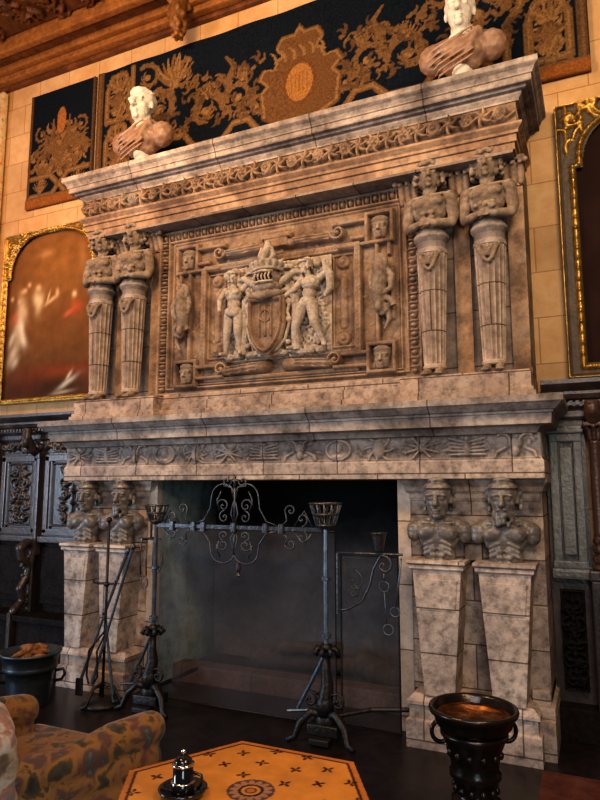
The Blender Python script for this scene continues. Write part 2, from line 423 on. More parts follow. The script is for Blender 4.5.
# ================================================================== SETTING
ZC = 6.62
bm = B(); box(bm, -7, 5.5, -7.5, 1.0, -0.08, 0.0); struct('floor', bm, 'floor')
bm = B()
box(bm, -7, -1.18, 0, 0.25, 0, ZC + 0.3); box(bm, 1.12, 5.5, 0, 0.25, 0, ZC + 0.3); box(bm, -1.18, 1.12, 0, 0.25, 1.95, ZC + 0.3)
struct('wall_back', bm, 'wall')
bm = B(); box(bm, -7.2, -7, -7.5, 0.25, 0, ZC + 0.3); struct('wall_left', bm, 'wall')

# ceiling: beams along the wall with carved coffers
ceil = B(); box(ceil, -7, 5.5, -7.5, 0, 6.80, 7.0)
ceil_o = struct('ceiling', ceil, 'wood_ceil')
def bar(name, y0, y1, z0, z1, mat, bev=0.02):
    b_ = B(); box(b_, -7, 5.5, y0, y1, z0, z1, bev); return struct(name, b_, mat)
bar('trim_1', -0.06, 0.0, 6.46, 6.80, 'wood_ceil')
bar('trim_2', -0.15, -0.06, 6.50, 6.80, 'wood_gold')
bar('trim_3', -0.22, -0.15, 6.56, 6.80, 'wood_gold')
bar('trim_4', -0.38, -0.22, 6.63, 6.80, 'wood_ceil')
bar('trim_5', -0.46, -0.38, 6.57, 6.80, 'wood_gold')
bar('trim_6', -2.1, -1.85, 6.5, 6.80, 'wood_gold')
# carved coffer field between the beams (height field turned to face down)
rl = Relief(-4.4, 1.2, 0, 1.3, 0.014)
for i in range(240):
    x = -4.3 + 5.4 * random.random(); z = 0.06 + 1.18 * random.random(); r = 0.05 + 0.05 * random.random()
    rl.stroke(spiral(x, z, r, 1.3, random.random() * 6, random.choice((-1, 1))), 0.016, 0.05)
    rl.leaf(x, z, 0.14, 0.03, random.random() * 6, 0.05)
me = rl.mesh(0)
me.transform(Matrix.Translation((0, -.48, 6.72)) @ Matrix.Rotation(PI / 2, 4, 'X'))
o = mk('trim_8', me, 'wood_ceil'); o['kind'] = 'structure'

def pendant(x, y, z):
    b_ = B()
    chain(b_, [(0, 0, 0.36), (0, -0.02, 0.2), (0, -0.01, 0.08), (0, 0, 0.0)], [0.10, 0.085, 0.05, 0.03])
    for k in range(26):
        a = random.random() * 2 * PI; t = random.random(); rr = 0.05 + 0.06 * t
        ell(b_, (rr * math.cos(a), rr * math.sin(a), 0.03 + 0.32 * t), (0.035, 0.035, 0.045), sub=1)
    for a in range(5): ell(b_, (0.045 * math.cos(a * 1.26), 0.045 * math.sin(a * 1.26), -0.01), 0.028, sub=1)
    o = mk('ceiling_pendant', sculpt(b_, 0.012, 1), 'wood_gold', loc=(x, y, z), smooth=True)
    return tag(o, 'carved wooden pendant bracket hanging from the ceiling beams above the left tapestry end', 'ceiling ornament')
pendant(-1.22, -0.26, 6.20)

# ================================================================== CHIMNEYPIECE
CH = thing('chimneypiece', 'monumental carved stone chimneypiece with herms, coat of arms and deep cornice', 'fireplace')

# --- lower stage
for sx in (-1, 1):
    def X(a, b): return (a, b) if sx > 0 else (-b, -a)
    bm = B()
    a, b_ = X(1.08 if sx > 0 else 1.21, 2.02); box(bm, a, b_, -0.46, 0, 0.30, 1.75, 0.006)
    mk('backing_wall', bm, 'stone_low', CH)
    bm = B()
    a, b_ = X(1.02, 1.115) if sx > 0 else X(1.145, 1.235); box(bm, a, b_, -0.47, -0.40, 0.0, 1.75, 0.004)
    mk('jamb', bm, 'jamb', CH)
    # plinth in two steps with a moulding
    bm = B()
    a, b_ = X(1.14 if sx > 0 else 1.25, 1.95); xc = (a + b_) / 2; w = abs(b_ - a) / 2
    sweep(bm, [(0.02, 0), (0.02, 0.17), (0.0, 0.18), (0.0, 0.265), (0.015, 0.27), (0.015, 0.29), (-0.01, 0.315), (-0.03, 0.33)], w, 0.70, xc)
    mk('plinth', bm, 'stone_low', CH)
    bm = B()
    a, b_ = X(1.9, 2.045)
    box(bm, a, b_, -0.60, 0, 0.0, 0.24, 0.008); box(bm, a, b_, -0.56, 0, 0.24, 0.31, 0.02)
    a, b_ = X(1.9, 2.02); box(bm, a, b_, -0.52, 0, 0.30, 0.40, 0.03)
    mk('side_plinth', bm, 'stone_low', CH)
    # capital moulding under the lintel, broken behind the heads
    bm = B()
    a, b_ = X(1.12 if sx > 0 else 1.23, 2.0)
    sweep(bm, [(0, 1.60), (0.01, 1.62), (0.01, 1.65), (0.03, 1.67), (0.035, 1.70), (0.06, 1.73), (0.06, 1.755)], (b_ - a) / 2, 0.47, (a + b_) / 2)
    mk('capital_moulding', bm, 'stone_low', CH)
    for k, (cx, hw) in enumerate(((1.345, .165), (1.785, .165)) if sx > 0 else ((1.435, .14), (1.83, .14))):
        bm = B(); c = cx * sx
        # tapering pedestal: narrow foot, wide head
        box(bm, c - hw, c + hw, -0.70, -0.44, 0.33, 1.15, 0.006, taper=(hw * .4, 0.0))
        box(bm, c - hw + .03, c + hw - .03, -0.706, -0.69, 0.88, 1.08, 0.004, taper=(0.018, 0))
        mk('herm_pedestal', bm, 'stone_ped', CH)
        bm = B()
        sweep(bm, [(-0.01, 1.12), (0.0, 1.135), (0.018, 1.15), (0.018, 1.17), (0.03, 1.18), (0.03, 1.205)], hw, 0.70, c, -0.45)
        mk('pedestal_cap', bm, 'stone_ped', CH)
    # little arched stone between the busts
    bm = B(); c = 1.565 if sx > 0 else -1.632
    pts = [(c - 0.055, 1.20)] + [(p[0], p[1]) for p in arc(c, 1.34, 0.055, PI, 0, 9)] + [(c + 0.055, 1.20)]
    vf = [bm.verts.new((p[0], -0.53, p[1])) for p in pts]; vb = [bm.verts.new((p[0], -0.45, p[1])) for p in pts]
    bm.faces.new(vf); bm.faces.new(vb[::-1])
    for i in range(len(pts)):
        j = (i + 1) % len(pts); bm.faces.new((vf[i], vb[i], vb[j], vf[j]))
    mk('arched_block', bm, 'stone_field', CH)

# --- heads and bodies
def head(bm, T, h, hair='short', beard=False, seed=1):
    """chin at the origin of T, head height h, facing -y"""
    R = random.Random(seed)
    e = lambda c, r, rot=None, sub=2: ell(bm, [v * h for v in c], [v * h for v in r], rot, sub, T)
    e((0, .03, .62), (.335, .40, .37)); e((0, -.10, .40), (.275, .27, .38)); e((0, -.13, .17), (.215, .215, .18)); e((0, -.19, .28), (.20, .17, .17))
    e((0, -.31, .09), (.10, .08, .08))
    cap(bm, (0, -.36 * h, .58 * h), (0, -.46 * h, .37 * h), .04 * h, .072 * h, T)
    for s in (-1, 1):
        e((s * .13, -.325, .60), (.13, .06, .04), (0, s * 0.15, 0)); e((s * .15, -.20, .40), (.11, .10, .13))
        e((s * .13, -.30, .515), (.085, .058, .055)); e((s * .315, .0, .48), (.05, .08, .12)); e((s * .045, -.40, .355), (.045, .05, .035))
    e((0, -.365, .235), (.105, .055, .030)); e((0, -.355, .175), (.085, .055, .032))
    if hair == 'short':
        for i in range(46):
            a = R.uniform(-.2, PI + .2); t = R.uniform(.55, 1.0)
            e((.34 * math.cos(a), .05 + .40 * math.sin(a) - .06, .42 + .5 * (t - .45)), (.06, .06, .05), sub=1)
        for i in range(30):
            a = R.uniform(0, 2 * PI); q = R.uniform(0, .85)
            e((.30 * q * math.cos(a), .03 + .36 * q * math.sin(a), .62 + .37 * math.sqrt(1 - q * q)), (.07, .07, .035), sub=1)
    if hair == 'smooth':
        e((0, .06, .66), (.37, .42, .36)); e((0, -.02, .80), (.33, .38, .21))
        for i in range(26):
            a = R.uniform(0, 2 * PI); q = R.uniform(.2, 1)
            e((.33 * q * math.cos(a), .04 + .38 * q * math.sin(a), .66 + .33 * math.sqrt(max(0, 1 - q * q * .9))), (.08, .08, .03), sub=1)
    if hair == 'curls':
        e((0, .08, .60), (.41, .38, .40)); e((0, .05, .30), (.36, .26, .22))
        for i in range(110):
            a = R.uniform(-.5, PI + .5); t = R.random()
            e((.43 * math.cos(a), .05 + .42 * math.sin(a), .18 + .72 * t), (.085, .085, .08), sub=1)
        for i in range(17):     # wreath of leaves and fruit over the brow
            a = PI + PI * i / 16
            e((.38 * math.cos(a), .0 + .42 * math.sin(a), .80 + .04 * math.sin(i * 2.4)), (.10, .09, .095), (i, 0, i), sub=1)
        for i in range(20):
            a = R.uniform(0, 2 * PI); q = R.random()
            e((.3 * q * math.cos(a), .3 * q * math.sin(a), .91 + .04 * R.random()), (.1, .1, .07), sub=1)
    if hair == 'cap':
        e((0, .04, .80), (.37, .42, .12)); e((0, .04, .95), (.30, .36, .14)); e((0, .01, .76), (.37, .42, .05))
        for i in range(18):
            a = R.uniform(.1, PI - .1)
            e((.38 * math.cos(a), .02 + .4 * math.sin(a), R.uniform(.2, .7)), (.07, .07, .1), sub=1)
    if beard:
        for i in range(34):
            a = PI + PI * R.random()
            e((.22 * math.cos(a), -.12 + .24 * math.sin(a), R.uniform(-.10, .18)), (.06, .06, .09), sub=1)
        for s in (-1, 1): e((s * .07, -.39, .265), (.08, .05, .03), (0, s * .3, 0))

def lower_bust(beard, turn):
    bm = B()
    ell(bm, (0, 0.0, 0.15), (0.145, 0.10, 0.13)); ell(bm, (0, 0.0, 0.03), (0.115, 0.085, 0.10)); ell(bm, (0, 0.02, -0.02), (0.13, 0.09, 0.05))
    for s in (-1, 1):
        ell(bm, (s * 0.065, -0.065, 0.185), (0.078, 0.045, 0.055), (0, s * 0.2, 0))             # pectorals
        ell(bm, (s * 0.168, 0.0, 0.195), (0.062, 0.062, 0.068)); cap(bm, (s * 0.06, 0.015, 0.255), (s * 0.155, 0.01, 0.215), 0.042, 0.05)
        ell(bm, (s * 0.175, -0.005, 0.165), (0.052, 0.055, 0.055))
        for k in range(3): cap(bm, (s * 0.03, -0.088, 0.125 - 0.03 * k), (s * 0.09, -0.075, 0.10 - 0.03 * k), 0.011, 0.012)
        for k in range(3): ell(bm, (s * 0.028, -0.085, 0.075 - 0.04 * k), (0.026, 0.018, 0.017))
        cap(bm, (s * 0.025, -0.06, 0.245), (s * 0.11, -0.03, 0.25), 0.011)                         # clavicle
        cap(bm, (s * 0.02, -0.05, 0.24), (s * 0.05, -0.01, 0.33), 0.013)
    cap(bm, (0, 0.0, 0.22), (0, -0.015, 0.33), 0.058, 0.05)
    T = Matrix.Translation((0, -0.015, 0.27)) @ Matrix.Rotation(turn, 4, 'Z')
    head(bm, T, 0.285, 'cap', beard, 5 if beard else 9)
    return sculpt(bm, 0.0065, 2)
lb = [lower_bust(False, 0.05), lower_bust(True, 0.0)]
for i, cx in enumerate((-1.83, -1.435, 1.345, 1.785)):
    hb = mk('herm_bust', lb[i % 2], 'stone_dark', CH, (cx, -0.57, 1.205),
       label=('dark polished stone bust of a clean faced armless man' if i % 2 == 0 else 'dark polished stone bust of a bearded armless man'))
    if i < 2: hb.scale = (.9, .95, 1.0); hb.rotation_euler = (0, 0, .18)

# --- lintel, carved frieze, shelf
bm = B(); sweep(bm, [(0, 1.75), (0.012, 1.755), (0.012, 1.87), (0.0, 1.885), (0.0, 1.9)], 2.045, 0.645)
mk('lintel', bm, 'stone_low', CH)
rl = Relief(-2.04, 2.04, 1.885, 2.055, 0.006)
rl.rect(-2.1, 2.1, 1.8, 1.9, 0.006)
n = 13; wd = 4.08 / n
for i in range(n):
    c = -2.04 + wd * (i + 0.5); z = 1.968; k = (i * 3 + 1) % 5
    if k == 0:      # portrait medallion
        rl.blob(c, z, 0.10, 0.078, 0.018, p=0.3); rl.stroke(arc(c, z, 0.095, 0, 2 * PI, 26, 0.072), 0.010, 0.03)
        rl.blob(c, z + .012, 0.036, 0.045, 0.045); rl.blob(c - .01, z - .05, 0.055, 0.025, 0.04)
    elif k == 1:    # crossed arms trophy
        for a in (0.45, -0.45, 1.1, -1.1):
            rl.stroke([(c - .13 * math.cos(a), z - .075 * math.sin(a)), (c + .13 * math.cos(a), z + .075 * math.sin(a))], 0.012, 0.035, 0.006)
        rl.blob(c, z, .035, .035, .04)
    elif k == 2:    # bull skull with ribbons
        rl.blob(c, z + .02, .045, .035, .045); rl.blob(c, z - .025, .028, .045, .045)
        for s in (-1, 1):
            rl.stroke(arc(c + s * .08, z + .03, .05, PI / 2 - s * PI / 2 + PI, PI / 2 - s * PI / 2 + PI - s * 2.2, 9), .013, .04, .006)
            rl.stroke([(c + s * .06, z - .01), (c + s * .12, z - .04), (c + s * .13, z - .07)], .012, .025)
    elif k == 3:    # oval shield with leaves
        rl.blob(c, z, .05, .072, .05)
        for a in range(8): rl.leaf(c, z, .12, .016, a * PI / 4 + .3, .028)
    else:           # winged figure
        rl.blob(c, z, .03, .06, .045); rl.blob(c, z + .055, .02, .02, .05)
        for s in (-1, 1):
            for j in range(5): rl.stroke([(c, z - .02 * j + .03), (c + s * .12, z + .06 - .028 * j)], .011, .032, .006)
np.random.seed(2)
for i in range(90): rl.blob(-2 + 4 * random.random(), 1.9 + .14 * random.random(), .02 + .02 * random.random(), .014, .012 + .012 * random.random(), random.random() * 3)
rl.H *= .62
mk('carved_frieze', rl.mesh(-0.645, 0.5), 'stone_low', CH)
bm = B()
sweep(bm, [(0, 2.045), (0.025, 2.05), (0.05, 2.09), (0.06, 2.095), (0.12, 2.10), (0.125, 2.165), (0.135, 2.17), (.135, 2.185), (.15, 2.19), (.185, 2.225), (.20, 2.235), (.20, 2.275), (.19, 2.28)], 2.0, 0.66)
mk('mantel_shelf', bm, 'stone_grey', CH)

# --- overmantel core
bm = B()
box(bm, -1.99, 1.99, -0.38, 0, 2.275, 4.10, 0.01)
mk('overmantel_core', bm, 'stone_field', CH)
for sx in (-1, 1):
    a, b_ = sorted((1.10 * sx, 2.0 * sx)); bm = B()
    sweep(bm, [(0.03, 2.278), (0.03, 2.335), (0.015, 2.34), (0.015, 2.36), (0.0, 2.37), (0, 2.47), (-0.01, 2.485)], (b_ - a) / 2, 0.63, (a + b_) / 2, -0.05)
    mk('caryatid_block', bm, 'stone_mid', CH)
bm = B()
box(bm, -1.1, 1.1, -0.56, -0.3, 2.275, 2.36, 0.008); box(bm, -1.1, 1.1, -0.52, -0.3, 2.36, 2.44, 0.01); box(bm, -1.1, 1.1, -0.49, -0.3, 2.44, 2.51, 0.015)
mk('panel_base', bm, 'stone_mid', CH)

# side strips (slim pilasters with capitals) beside the caryatids
def acanthus(cx, w=0.15):
    bm = B()
    for k in range(3):
        x = cx + (k - 1) * w * 0.36
        chain(bm, [(x, -0.42, 3.90), (x, -0.44, 3.98), (x, -0.475, 4.035), (x, -0.50, 4.02)], [.022, .028, .022, .014])
    for s in (-1, 1): chain(bm, [(cx + s * w * .2, -.43, 4.0), (cx + s * w * .5, -.47, 4.06), (cx + s * w * .62, -.50, 4.03)], [.02, .02, .022])
    box(bm, cx - w / 2 - .01, cx + w / 2 + .01, -.49, -.38, 4.055, 4.085)
    return sculpt(bm, 0.007, 1)
ac = acanthus(0)
for cx in (-1.93, -1.665, -1.27, 1.27 - .12, 1.54, 1.93):
    bm = B(); box(bm, cx - .06, cx + .06, -.41, -.37, 2.50, 3.9, .006); box(bm, cx - .07, cx + .07, -.42, -.37, 2.48, 2.53, .004)
    box(bm, cx - .068, cx + .068, -.42, -.37, 3.88, 3.905, .004)
    p = mk('pilaster', bm, 'stone_up', CH)
    mk('capital', ac, 'stone_up', p, (cx, 0, 0), smooth=True)

# central carved field: one height field with egg mouldings and strapwork
rl = Relief(-1.235, 1.235, 2.50, 4.05, 0.006)
rl.frame(-1.235, 1.235, 2.50, 4.05, 0.035, 0.035)
rl.frame(-1.13, 1.13, 2.55, 3.955, 0.028, 0.03)
rl.frame(-1.075, 1.075, 2.58, 3.925, 0.02, 0.02)
def eggs(horizontal, fixed, a, b, step=0.068):
    n = int((b - a) / step)
    for i in range(n):
        t = a + (i + .5) * (b - a) / n
        if horizontal: rl.blob(t, fixed, .022, .030, .045); rl.stroke([(t + step / 2, fixed - .03), (t + step / 2, fixed + .03)], .008, .035)
        else: rl.blob(fixed, t, .028, .020, .045); rl.stroke([(fixed - .028, t + step / 2), (fixed + .028, t + step / 2)], .008, .035)
eggs(True, 3.985, -1.19, 1.19); eggs(False, -1.165, 2.53, 3.95); eggs(False, 1.165, 2.53, 3.95)
h = 0.055
for sx in (-1, 1):
    for (z0, z1) in ((3.60, 3.88), (2.56, 2.82)):
        a, b_ = sorted((0.78 * sx, 1.03 * sx)); rl.frame(a, b_, z0, z1, 0.04, h)
    a, b_ = sorted((0.70 * sx, 0.80 * sx)); 
    rl.rect(*sorted((0.66 * sx, 0.80 * sx)), 3.66, 3.70, h); rl.rect(*sorted((0.55 * sx, 0.82 * sx)), 3.60, 3.64, h)
    rl.rect(*sorted((0.50 * sx, 0.80 * sx)), 3.80, 3.84, h); rl.rect(*sorted((0.50 * sx, 0.82 * sx)), 2.62, 2.66, h)
    rl.rect(*sorted((0.50 * sx, 0.82 * sx)), 2.72, 2.76, h)
    rl.rect(*sorted((0.86 * sx, 0.90 * sx)), 2.80, 3.62, h * .7)
    rl.rect(*sorted((0.96 * sx, 1.00 * sx)), 3.50, 3.62, h * .7); rl.rect(*sorted((0.98 * sx, 1.02 * sx)), 2.98, 3.40, h * .7)
    # inner side frames with rosettes and pearl edge
    rl.rect(*sorted((0.69 * sx, 0.755 * sx)), 2.74, 3.62, h)
    rl.frame(*sorted((0.50 * sx, 0.69 * sx)), 2.80, 3.57, .016, .03)
    for z in (2.87, 3.50): rl.blob(.595 * sx, z, .055, .055, .035, p=.3); rl.blob(.595 * sx, z, .03, .03, .05)
    rl.stroke([(.595 * sx, 2.98), (.595 * sx, 3.38)], .03, .018)
    for k in range(22): rl.blob(.722 * sx, 2.78 + k * .038, .010, .010, h + .014)
    # top cartouche scrolls and long feathered bars
    rl.stroke([(.10 * sx, 3.74), (.30 * sx, 3.735), (.52 * sx, 3.73)], .045, .06, .035)
    for j in (-.025, 0, .025): rl.stroke([(.16 * sx, 3.74 + j), (.48 * sx, 3.73 + j)], .006, .075)
    rl.stroke(spiral(.56 * sx, 3.75, .065, 1.4, PI if sx > 0 else 0, sx), .018, .075)
    rl.stroke([(.10 * sx, 2.70), (.30 * sx, 2.695), (.50 * sx, 2.68)], .055, .07, .04)
    for j in (-.03, 0, .03): rl.stroke([(.18 * sx, 2.70 + j), (.48 * sx, 2.68 + j)], .006, .085)
    rl.stroke(spiral(.53 * sx, 2.70, .06, 1.4, PI if sx > 0 else 0, -sx), .018, .08)
    for k in range(18): rl.blob((.08 + k * .032) * sx, 3.625, .011, .011, .05)
rl.rect(-.74, .74, 3.59, 3.66, .035); rl.rect(-.72, .72, 2.60, 2.64, .03)
rl.rect(-.12, .12, 3.70, 3.80, .07, .015); rl.rect(-.055, .055, 3.66, 3.78, .02)
rl.rect(-.14, .14, 3.78, 3.83, .08); rl.blob(0, 3.84, .09, .03, .09)
for i in range(260):
    rl.blob(-1.05 + 2.1 * random.random(), 2.6 + 1.3 * random.random(), .012 + .03 * random.random(), .012 + .02 * random.random(), .004 + .006 * random.random(), random.random() * 3)
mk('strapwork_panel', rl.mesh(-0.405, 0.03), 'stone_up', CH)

# pale ground behind the arms
rl = Relief(-0.49, 0.49, 2.76, 3.585, 0.008)
for i in range(320):
    a = random.random() * 6
    rl.stroke([(x, z) for x, z in [(-.47 + .94 * random.random(), 2.78 + .79 * random.random())] for _ in (0,)] * 2, .02, .02)
    rl.leaf(-.45 + .9 * random.random(), 2.8 + .75 * random.random(), .08, .014, a, .022)
mk('arms_ground', rl.mesh(-0.425, 0.02), 'stone_pale', CH)

# corner masks
def mask():
    bm = B(); T = Matrix.Translation((0, 0.04, -0.095)) @ Matrix.Diagonal((1.15, 1, 1, 1))
    head(bm, T, 0.20, 'smooth', False, 3)
    return sculpt(bm, 0.006, 1)
mk_ = mask()
for x, z in ((-.905, 3.74), (.905, 3.74), (-.905, 2.69), (.905, 2.69)):
    mk('grotesque_mask', mk_, 'stone_fig', CH, (x, -0.43, z), smooth=True)

# side scroll figures between the corner masks
def scroll_figure(s):
    bm = B()
    chain(bm, [(0, -.03, .50), (s * .01, -.05, .42), (0, -.05, .30), (s * -.01, -.05, .18), (s * .02, -.05, .06)], [.035, .055, .06, .055, .03])
    tube(bm, [(s * .03 + x, -.05, z) for x, z in spiral(0, .10, .085, 1.3, 0, 1)], .026)
    tube(bm, [(-s * .0 + x, -.06, z) for x, z in spiral(0, .44, .07, 1.2, PI / 2, -1)], .024)
    tube(bm, [(s * .05, -.04, .42), (s * .10, -.05, .34), (s * .09, -.05, .24), (s * .03, -.07, .20)], [.02, .03, .025, .02])
    tube(bm, [(-s * .05, -.04, .44), (-s * .07, -.05, .34), (-s * .06, -.05, .26), (0, -.08, .25)], [.02, .025, .02, .018])
    tube(bm, [(s * .05, -.03, .12), (s * .07, -.03, .0), (s * .03, -.03, -.07)], [.03, .02, .008])
    ell(bm, (0, -.09, .10), (.03, .03, .045))
    return sculpt(bm, .007, 1)
for s in (-1, 1):
    mk('scroll_figure', scroll_figure(s), 'stone_fig', CH, (s * .915, -.44, 2.97), smooth=True)

# --- coat of arms
rl = Relief(-.20, .20, 2.77, 3.26, 0.005)
q = np.where(rl.Z > 3.06, np.maximum((rl.X / .152) ** 2, ((rl.Z - 3.06) / .185) ** 2), (np.abs(rl.X) / .152) ** 1.7 + (np.abs(rl.Z - 3.06) / .27) ** 1.7)
q2 = np.maximum(np.abs(rl.X) / .165, np.where(rl.Z > 3.06, (rl.Z - 3.06) / .165, 0)) ** 4
rl.mask = q > 1.18
rl.H = np.where(q < 1, .05 * np.sqrt(np.clip(1 - q * .8, 0, 1)), 0) + np.where((q > .86) & (q < 1.18), .05, 0)
for x in (-.055, 0, .055): rl.stroke([(x, 3.19), (x, 2.93)], .010, .065)
rl.rect(-.10, .10, 3.0, 3.012, .062); rl.stroke(arc(0, 3.1, .05, 0, 2 * PI, 16), .008, .066)
SH = mk('shield', rl.mesh(-0.50, 0.0), 'stone_pale', CH)
SH.data.materials.clear(); SH.data.materials.append(M['stone_up']); SH.location = (-.05, 0, 0)
bm = B()
for s in (-1, 1):
    tube(bm, [(s * x - .05, -.50, z) for x, z in ((.0, 2.785), (.09, 2.82), (.16, 2.90), (.19, 3.0), (.205, 3.06), (.18, 3.12), (.20, 3.20), (.17, 3.27), (.10, 3.25), (0, 3.26))], .015)
    for z, r in ((3.06, .028), (3.21, .03), (2.87, .024)): ell(bm, (s * .19 - .05, -.50, z), (r, .02, r))
ell(bm, (-.05, -.5, 2.78), (.04, .025, .025))
mk('shield_border', sculpt(bm, .006, 1), 'stone_pale', SH, (.05, 0, 0), smooth=True)
# helmet with barred visor, crown and mantling
bm = B()
ell(bm, (0, -.49, 3.44), (.095, .09, .085)); ell(bm, (0, -.50, 3.37), (.10, .085, .055)); chain(bm, [(-.09, -.52, 3.31), (0, -.56, 3.29), (.09, -.52, 3.31)], [.03, .035, .03])
HL = mk('helmet', sculpt(bm, .006, 2), 'stone_fig', CH, (-.045, .11, -.33), smooth=True); HL.scale = (1.3, 1.25, 1.09)
bm = B(); ell(bm, (0, -.565, 3.43), (.065, .02, .035)); mk('visor_shade', bm, 'soot', HL)  # solid dark insert painting the shade behind the visor bars
bm = B()
for k in range(5): tube(bm, [(-.05 + .025 * k, -.575, 3.395), (-.05 + .025 * k, -.598, 3.43), (-.05 + .025 * k, -.575, 3.47)], .006)
tube(bm, [(-.07, -.57, 3.395), (0, -.60, 3.39), (.07, -.57, 3.395)], .009); tube(bm, [(-.07, -.57, 3.47), (0, -.595, 3.475), (.07, -.57, 3.47)], .01)
mk('visor_bars', bm, 'stone_pale', HL, smooth=True)
bm = B()
for k in range(9):
    a = PI + PI * k / 8
    chain(bm, [(.095 * math.cos(a), -.49 + .09 * math.sin(a), 3.50), (.11 * math.cos(a), -.49 + .10 * math.sin(a), 3.55)], [.014, .02])
tube(bm, arc3 := [(.098 * math.cos(PI + PI * k / 12), -.49 + .095 * math.sin(PI + PI * k / 12), 3.50) for k in range(13)], .014)
tube(bm, [(0, -.50, 3.53), (-.02, -.52, 3.60), (.01, -.52, 3.68), (.0, -.50, 3.74)], [.045, .035, .03, .02])
for s in (-1, 1): tube(bm, [(s * .02, -.51, 3.56), (s * .05, -.52, 3.62), (s * .035, -.52, 3.69)], [.025, .018, .01])
mk('crest', sculpt(bm, .006, 1), 'stone_pale', HL, smooth=True)
bm = B(); R_ = random.Random(4)
for s in (-1, 1):
    for (cx, cz, r, tn, a0) in ((.17, 3.50, .055, 1.3, PI), (.27, 3.44, .06, 1.3, PI * .8), (.20, 3.36, .05, 1.2, PI * .5), (.33, 3.52, .045, 1.2, 0), (.13, 3.29, .05, 1.1, PI)):
        tube(bm, [(s * x, -.475, z) for x, z in spiral(cx, cz, r, tn, a0, 1)], [.024 - .010 * i / 25 for i in range(26)])
    tube(bm, [(s * .07, -.48, 3.36), (s * .15, -.50, 3.40), (s * .24, -.49, 3.46), (s * .34, -.48, 3.45)], [.03, .035, .03, .015])
    tube(bm, [(s * .08, -.48, 3.30), (s * .18, -.50, 3.31), (s * .23, -.49, 3.24), (s * .22, -.48, 3.14)], [.02, .035, .03, .012])
    tube(bm, [(s * .24, -.47, 3.28), (s * .235, -.47, 3.0), (s * .25, -.47, 2.80)], [.03, .038, .045])       # tree stump behind the shield
    for k in range(9):
        a = R_.uniform(-.3, 1.6); tube(bm, [(s * .12, -.5, 3.50), (s * (.12 + .06 * math.cos(a)), -.53, 3.50 + .06 * math.sin(a)), (s * (.12 + .10 * math.cos(a)), -.50, 3.50 + .09 * math.sin(a))], [.012, .01, .004], 6)
    ell(bm, (s * .42, -.46, 3.52), (.045, .03, .045)); 
for k in range(26): ell(bm, (-.45 + .9 * R_.random(), -.455, 2.785 + .03 * R_.random()), (.05, .04, .035), sub=1)
mk('mantling', sculpt(bm, .006, 1), 'stone_pale', CH, (-.045, 0, 0), smooth=True)

def supporter(kind):
    """naked supporter, about 0.72 m tall, feet at z=0"""
    bm = B()
    if kind == 0:      # frontal, weight on one leg
        hip = [(-.045, 0, .36), (.045, 0, .36)]
        chain(bm, [hip[0], (-.055, -.015, .20), (-.075, .0, .035)], [.050, .036, .021]); chain(bm, [(-.075, -.0, .02), (-.095, -.055, .012)], [.022, .016])
        chain(bm, [hip[1], (.055, -.03, .20), (.065, .0, .035)], [.050, .036, .021]); chain(bm, [(.065, -.0, .02), (.09, -.055, .012)], [.022, .016])
        for s in (-1, 1): cap(bm, (s * .06, .01, .16), (s * .066, .005, .10), .027, .022)
        ell(bm, (0, 0, .38), (.078, .05, .055)); ell(bm, (0, 0, .45), (.062, .045, .06)); ell(bm, (0, -.005, .53), (.08, .052, .07))
        for s in (-1, 1): ell(bm, (s * .035, -.04, .545), (.035, .022, .026))
        chain(bm, [(-.085, 0, .575), (-.14, -.01, .50), (-.125, -.035, .42)], [.032, .024, .019]); ell(bm, (-.12, -.045, .40), (.018, .02, .022))
        chain(bm, [(.085, 0, .575), (.135, .0, .62), (.20, .0, .60)], [.032, .024, .018]); ell(bm, (.215, 0, .60), (.022, .018, .018))
        ell(bm, (0, -.05, .37), (.07, .022, .04), (0, .3, 0))                     # loin drapery
        cap(bm, (0, 0, .58), (0, -.01, .64), .026, .024); T = Matrix.Translation((0, -.01, .625)) @ Matrix.Rotation(.25, 4, 'Z')
        head(bm, T, .115, 'curls', False, 12)
    else:              # striding, seen partly from behind, arm raised
        chain(bm, [(-.035, 0, .36), (-.10, -.01, .20), (-.12, .01, .04)], [.052, .037, .022]); chain(bm, [(-.12, .0, .02), (-.15, -.045, .012)], [.022, .016])
        chain(bm, [(.045, 0, .36), (.075, -.03, .21), (.145, .0, .05)], [.054, .038, .022]); chain(bm, [(.145, .0, .03), (.17, -.045, .015)], [.022, .016])
        cap(bm, (-.105, .01, .17), (-.115, .01, .11), .028, .022); cap(bm, (.095, -.01, .16), (.125, .0, .11), .028, .023)
        ell(bm, (.005, 0, .385), (.078, .055, .058)); ell(bm, (.02, 0, .46), (.062, .048, .06)); ell(bm, (.035, -.005, .54), (.083, .055, .072))
        for s in (-1, 1): ell(bm, (s * .033 + .03, -.04, .545), (.034, .02, .03))
        chain(bm, [(-.045, 0, .575), (-.10, -.03, .50), (-.19, -.03, .45)], [.033, .026, .018]); ell(bm, (-.205, -.03, .445), (.022, .018, .018))
        chain(bm, [(.115, 0, .58), (.17, .0, .62), (.155, .0, .69)], [.033, .026, .02]); ell(bm, (.15, 0, .71), (.022, .02, .024))
        tube(bm, [(.15, .0, .70), (.20, 0, .60), (.20, .01, .48), (.15, .01, .42)], [.02, .035, .035, .015])
        cap(bm, (.02, 0, .59), (.0, -.01, .65), .028, .025); T = Matrix.Translation((-.005, -.01, .635)) @ Matrix.Rotation(-.7, 4, 'Z')
        head(bm, T, .115, 'curls', True, 13)
    return sculpt(bm, .0055, 1)
mk('supporter_figure', supporter(0), 'stone_pale', CH, (-.385, -.485, 2.80), smooth=True, label='pale naked supporter standing frontally left of the shield')
mk('supporter_figure', supporter(1), 'stone_pale', CH, (.30, -.485, 2.80), smooth=True, label='pale naked supporter striding with raised arm right of the shield')

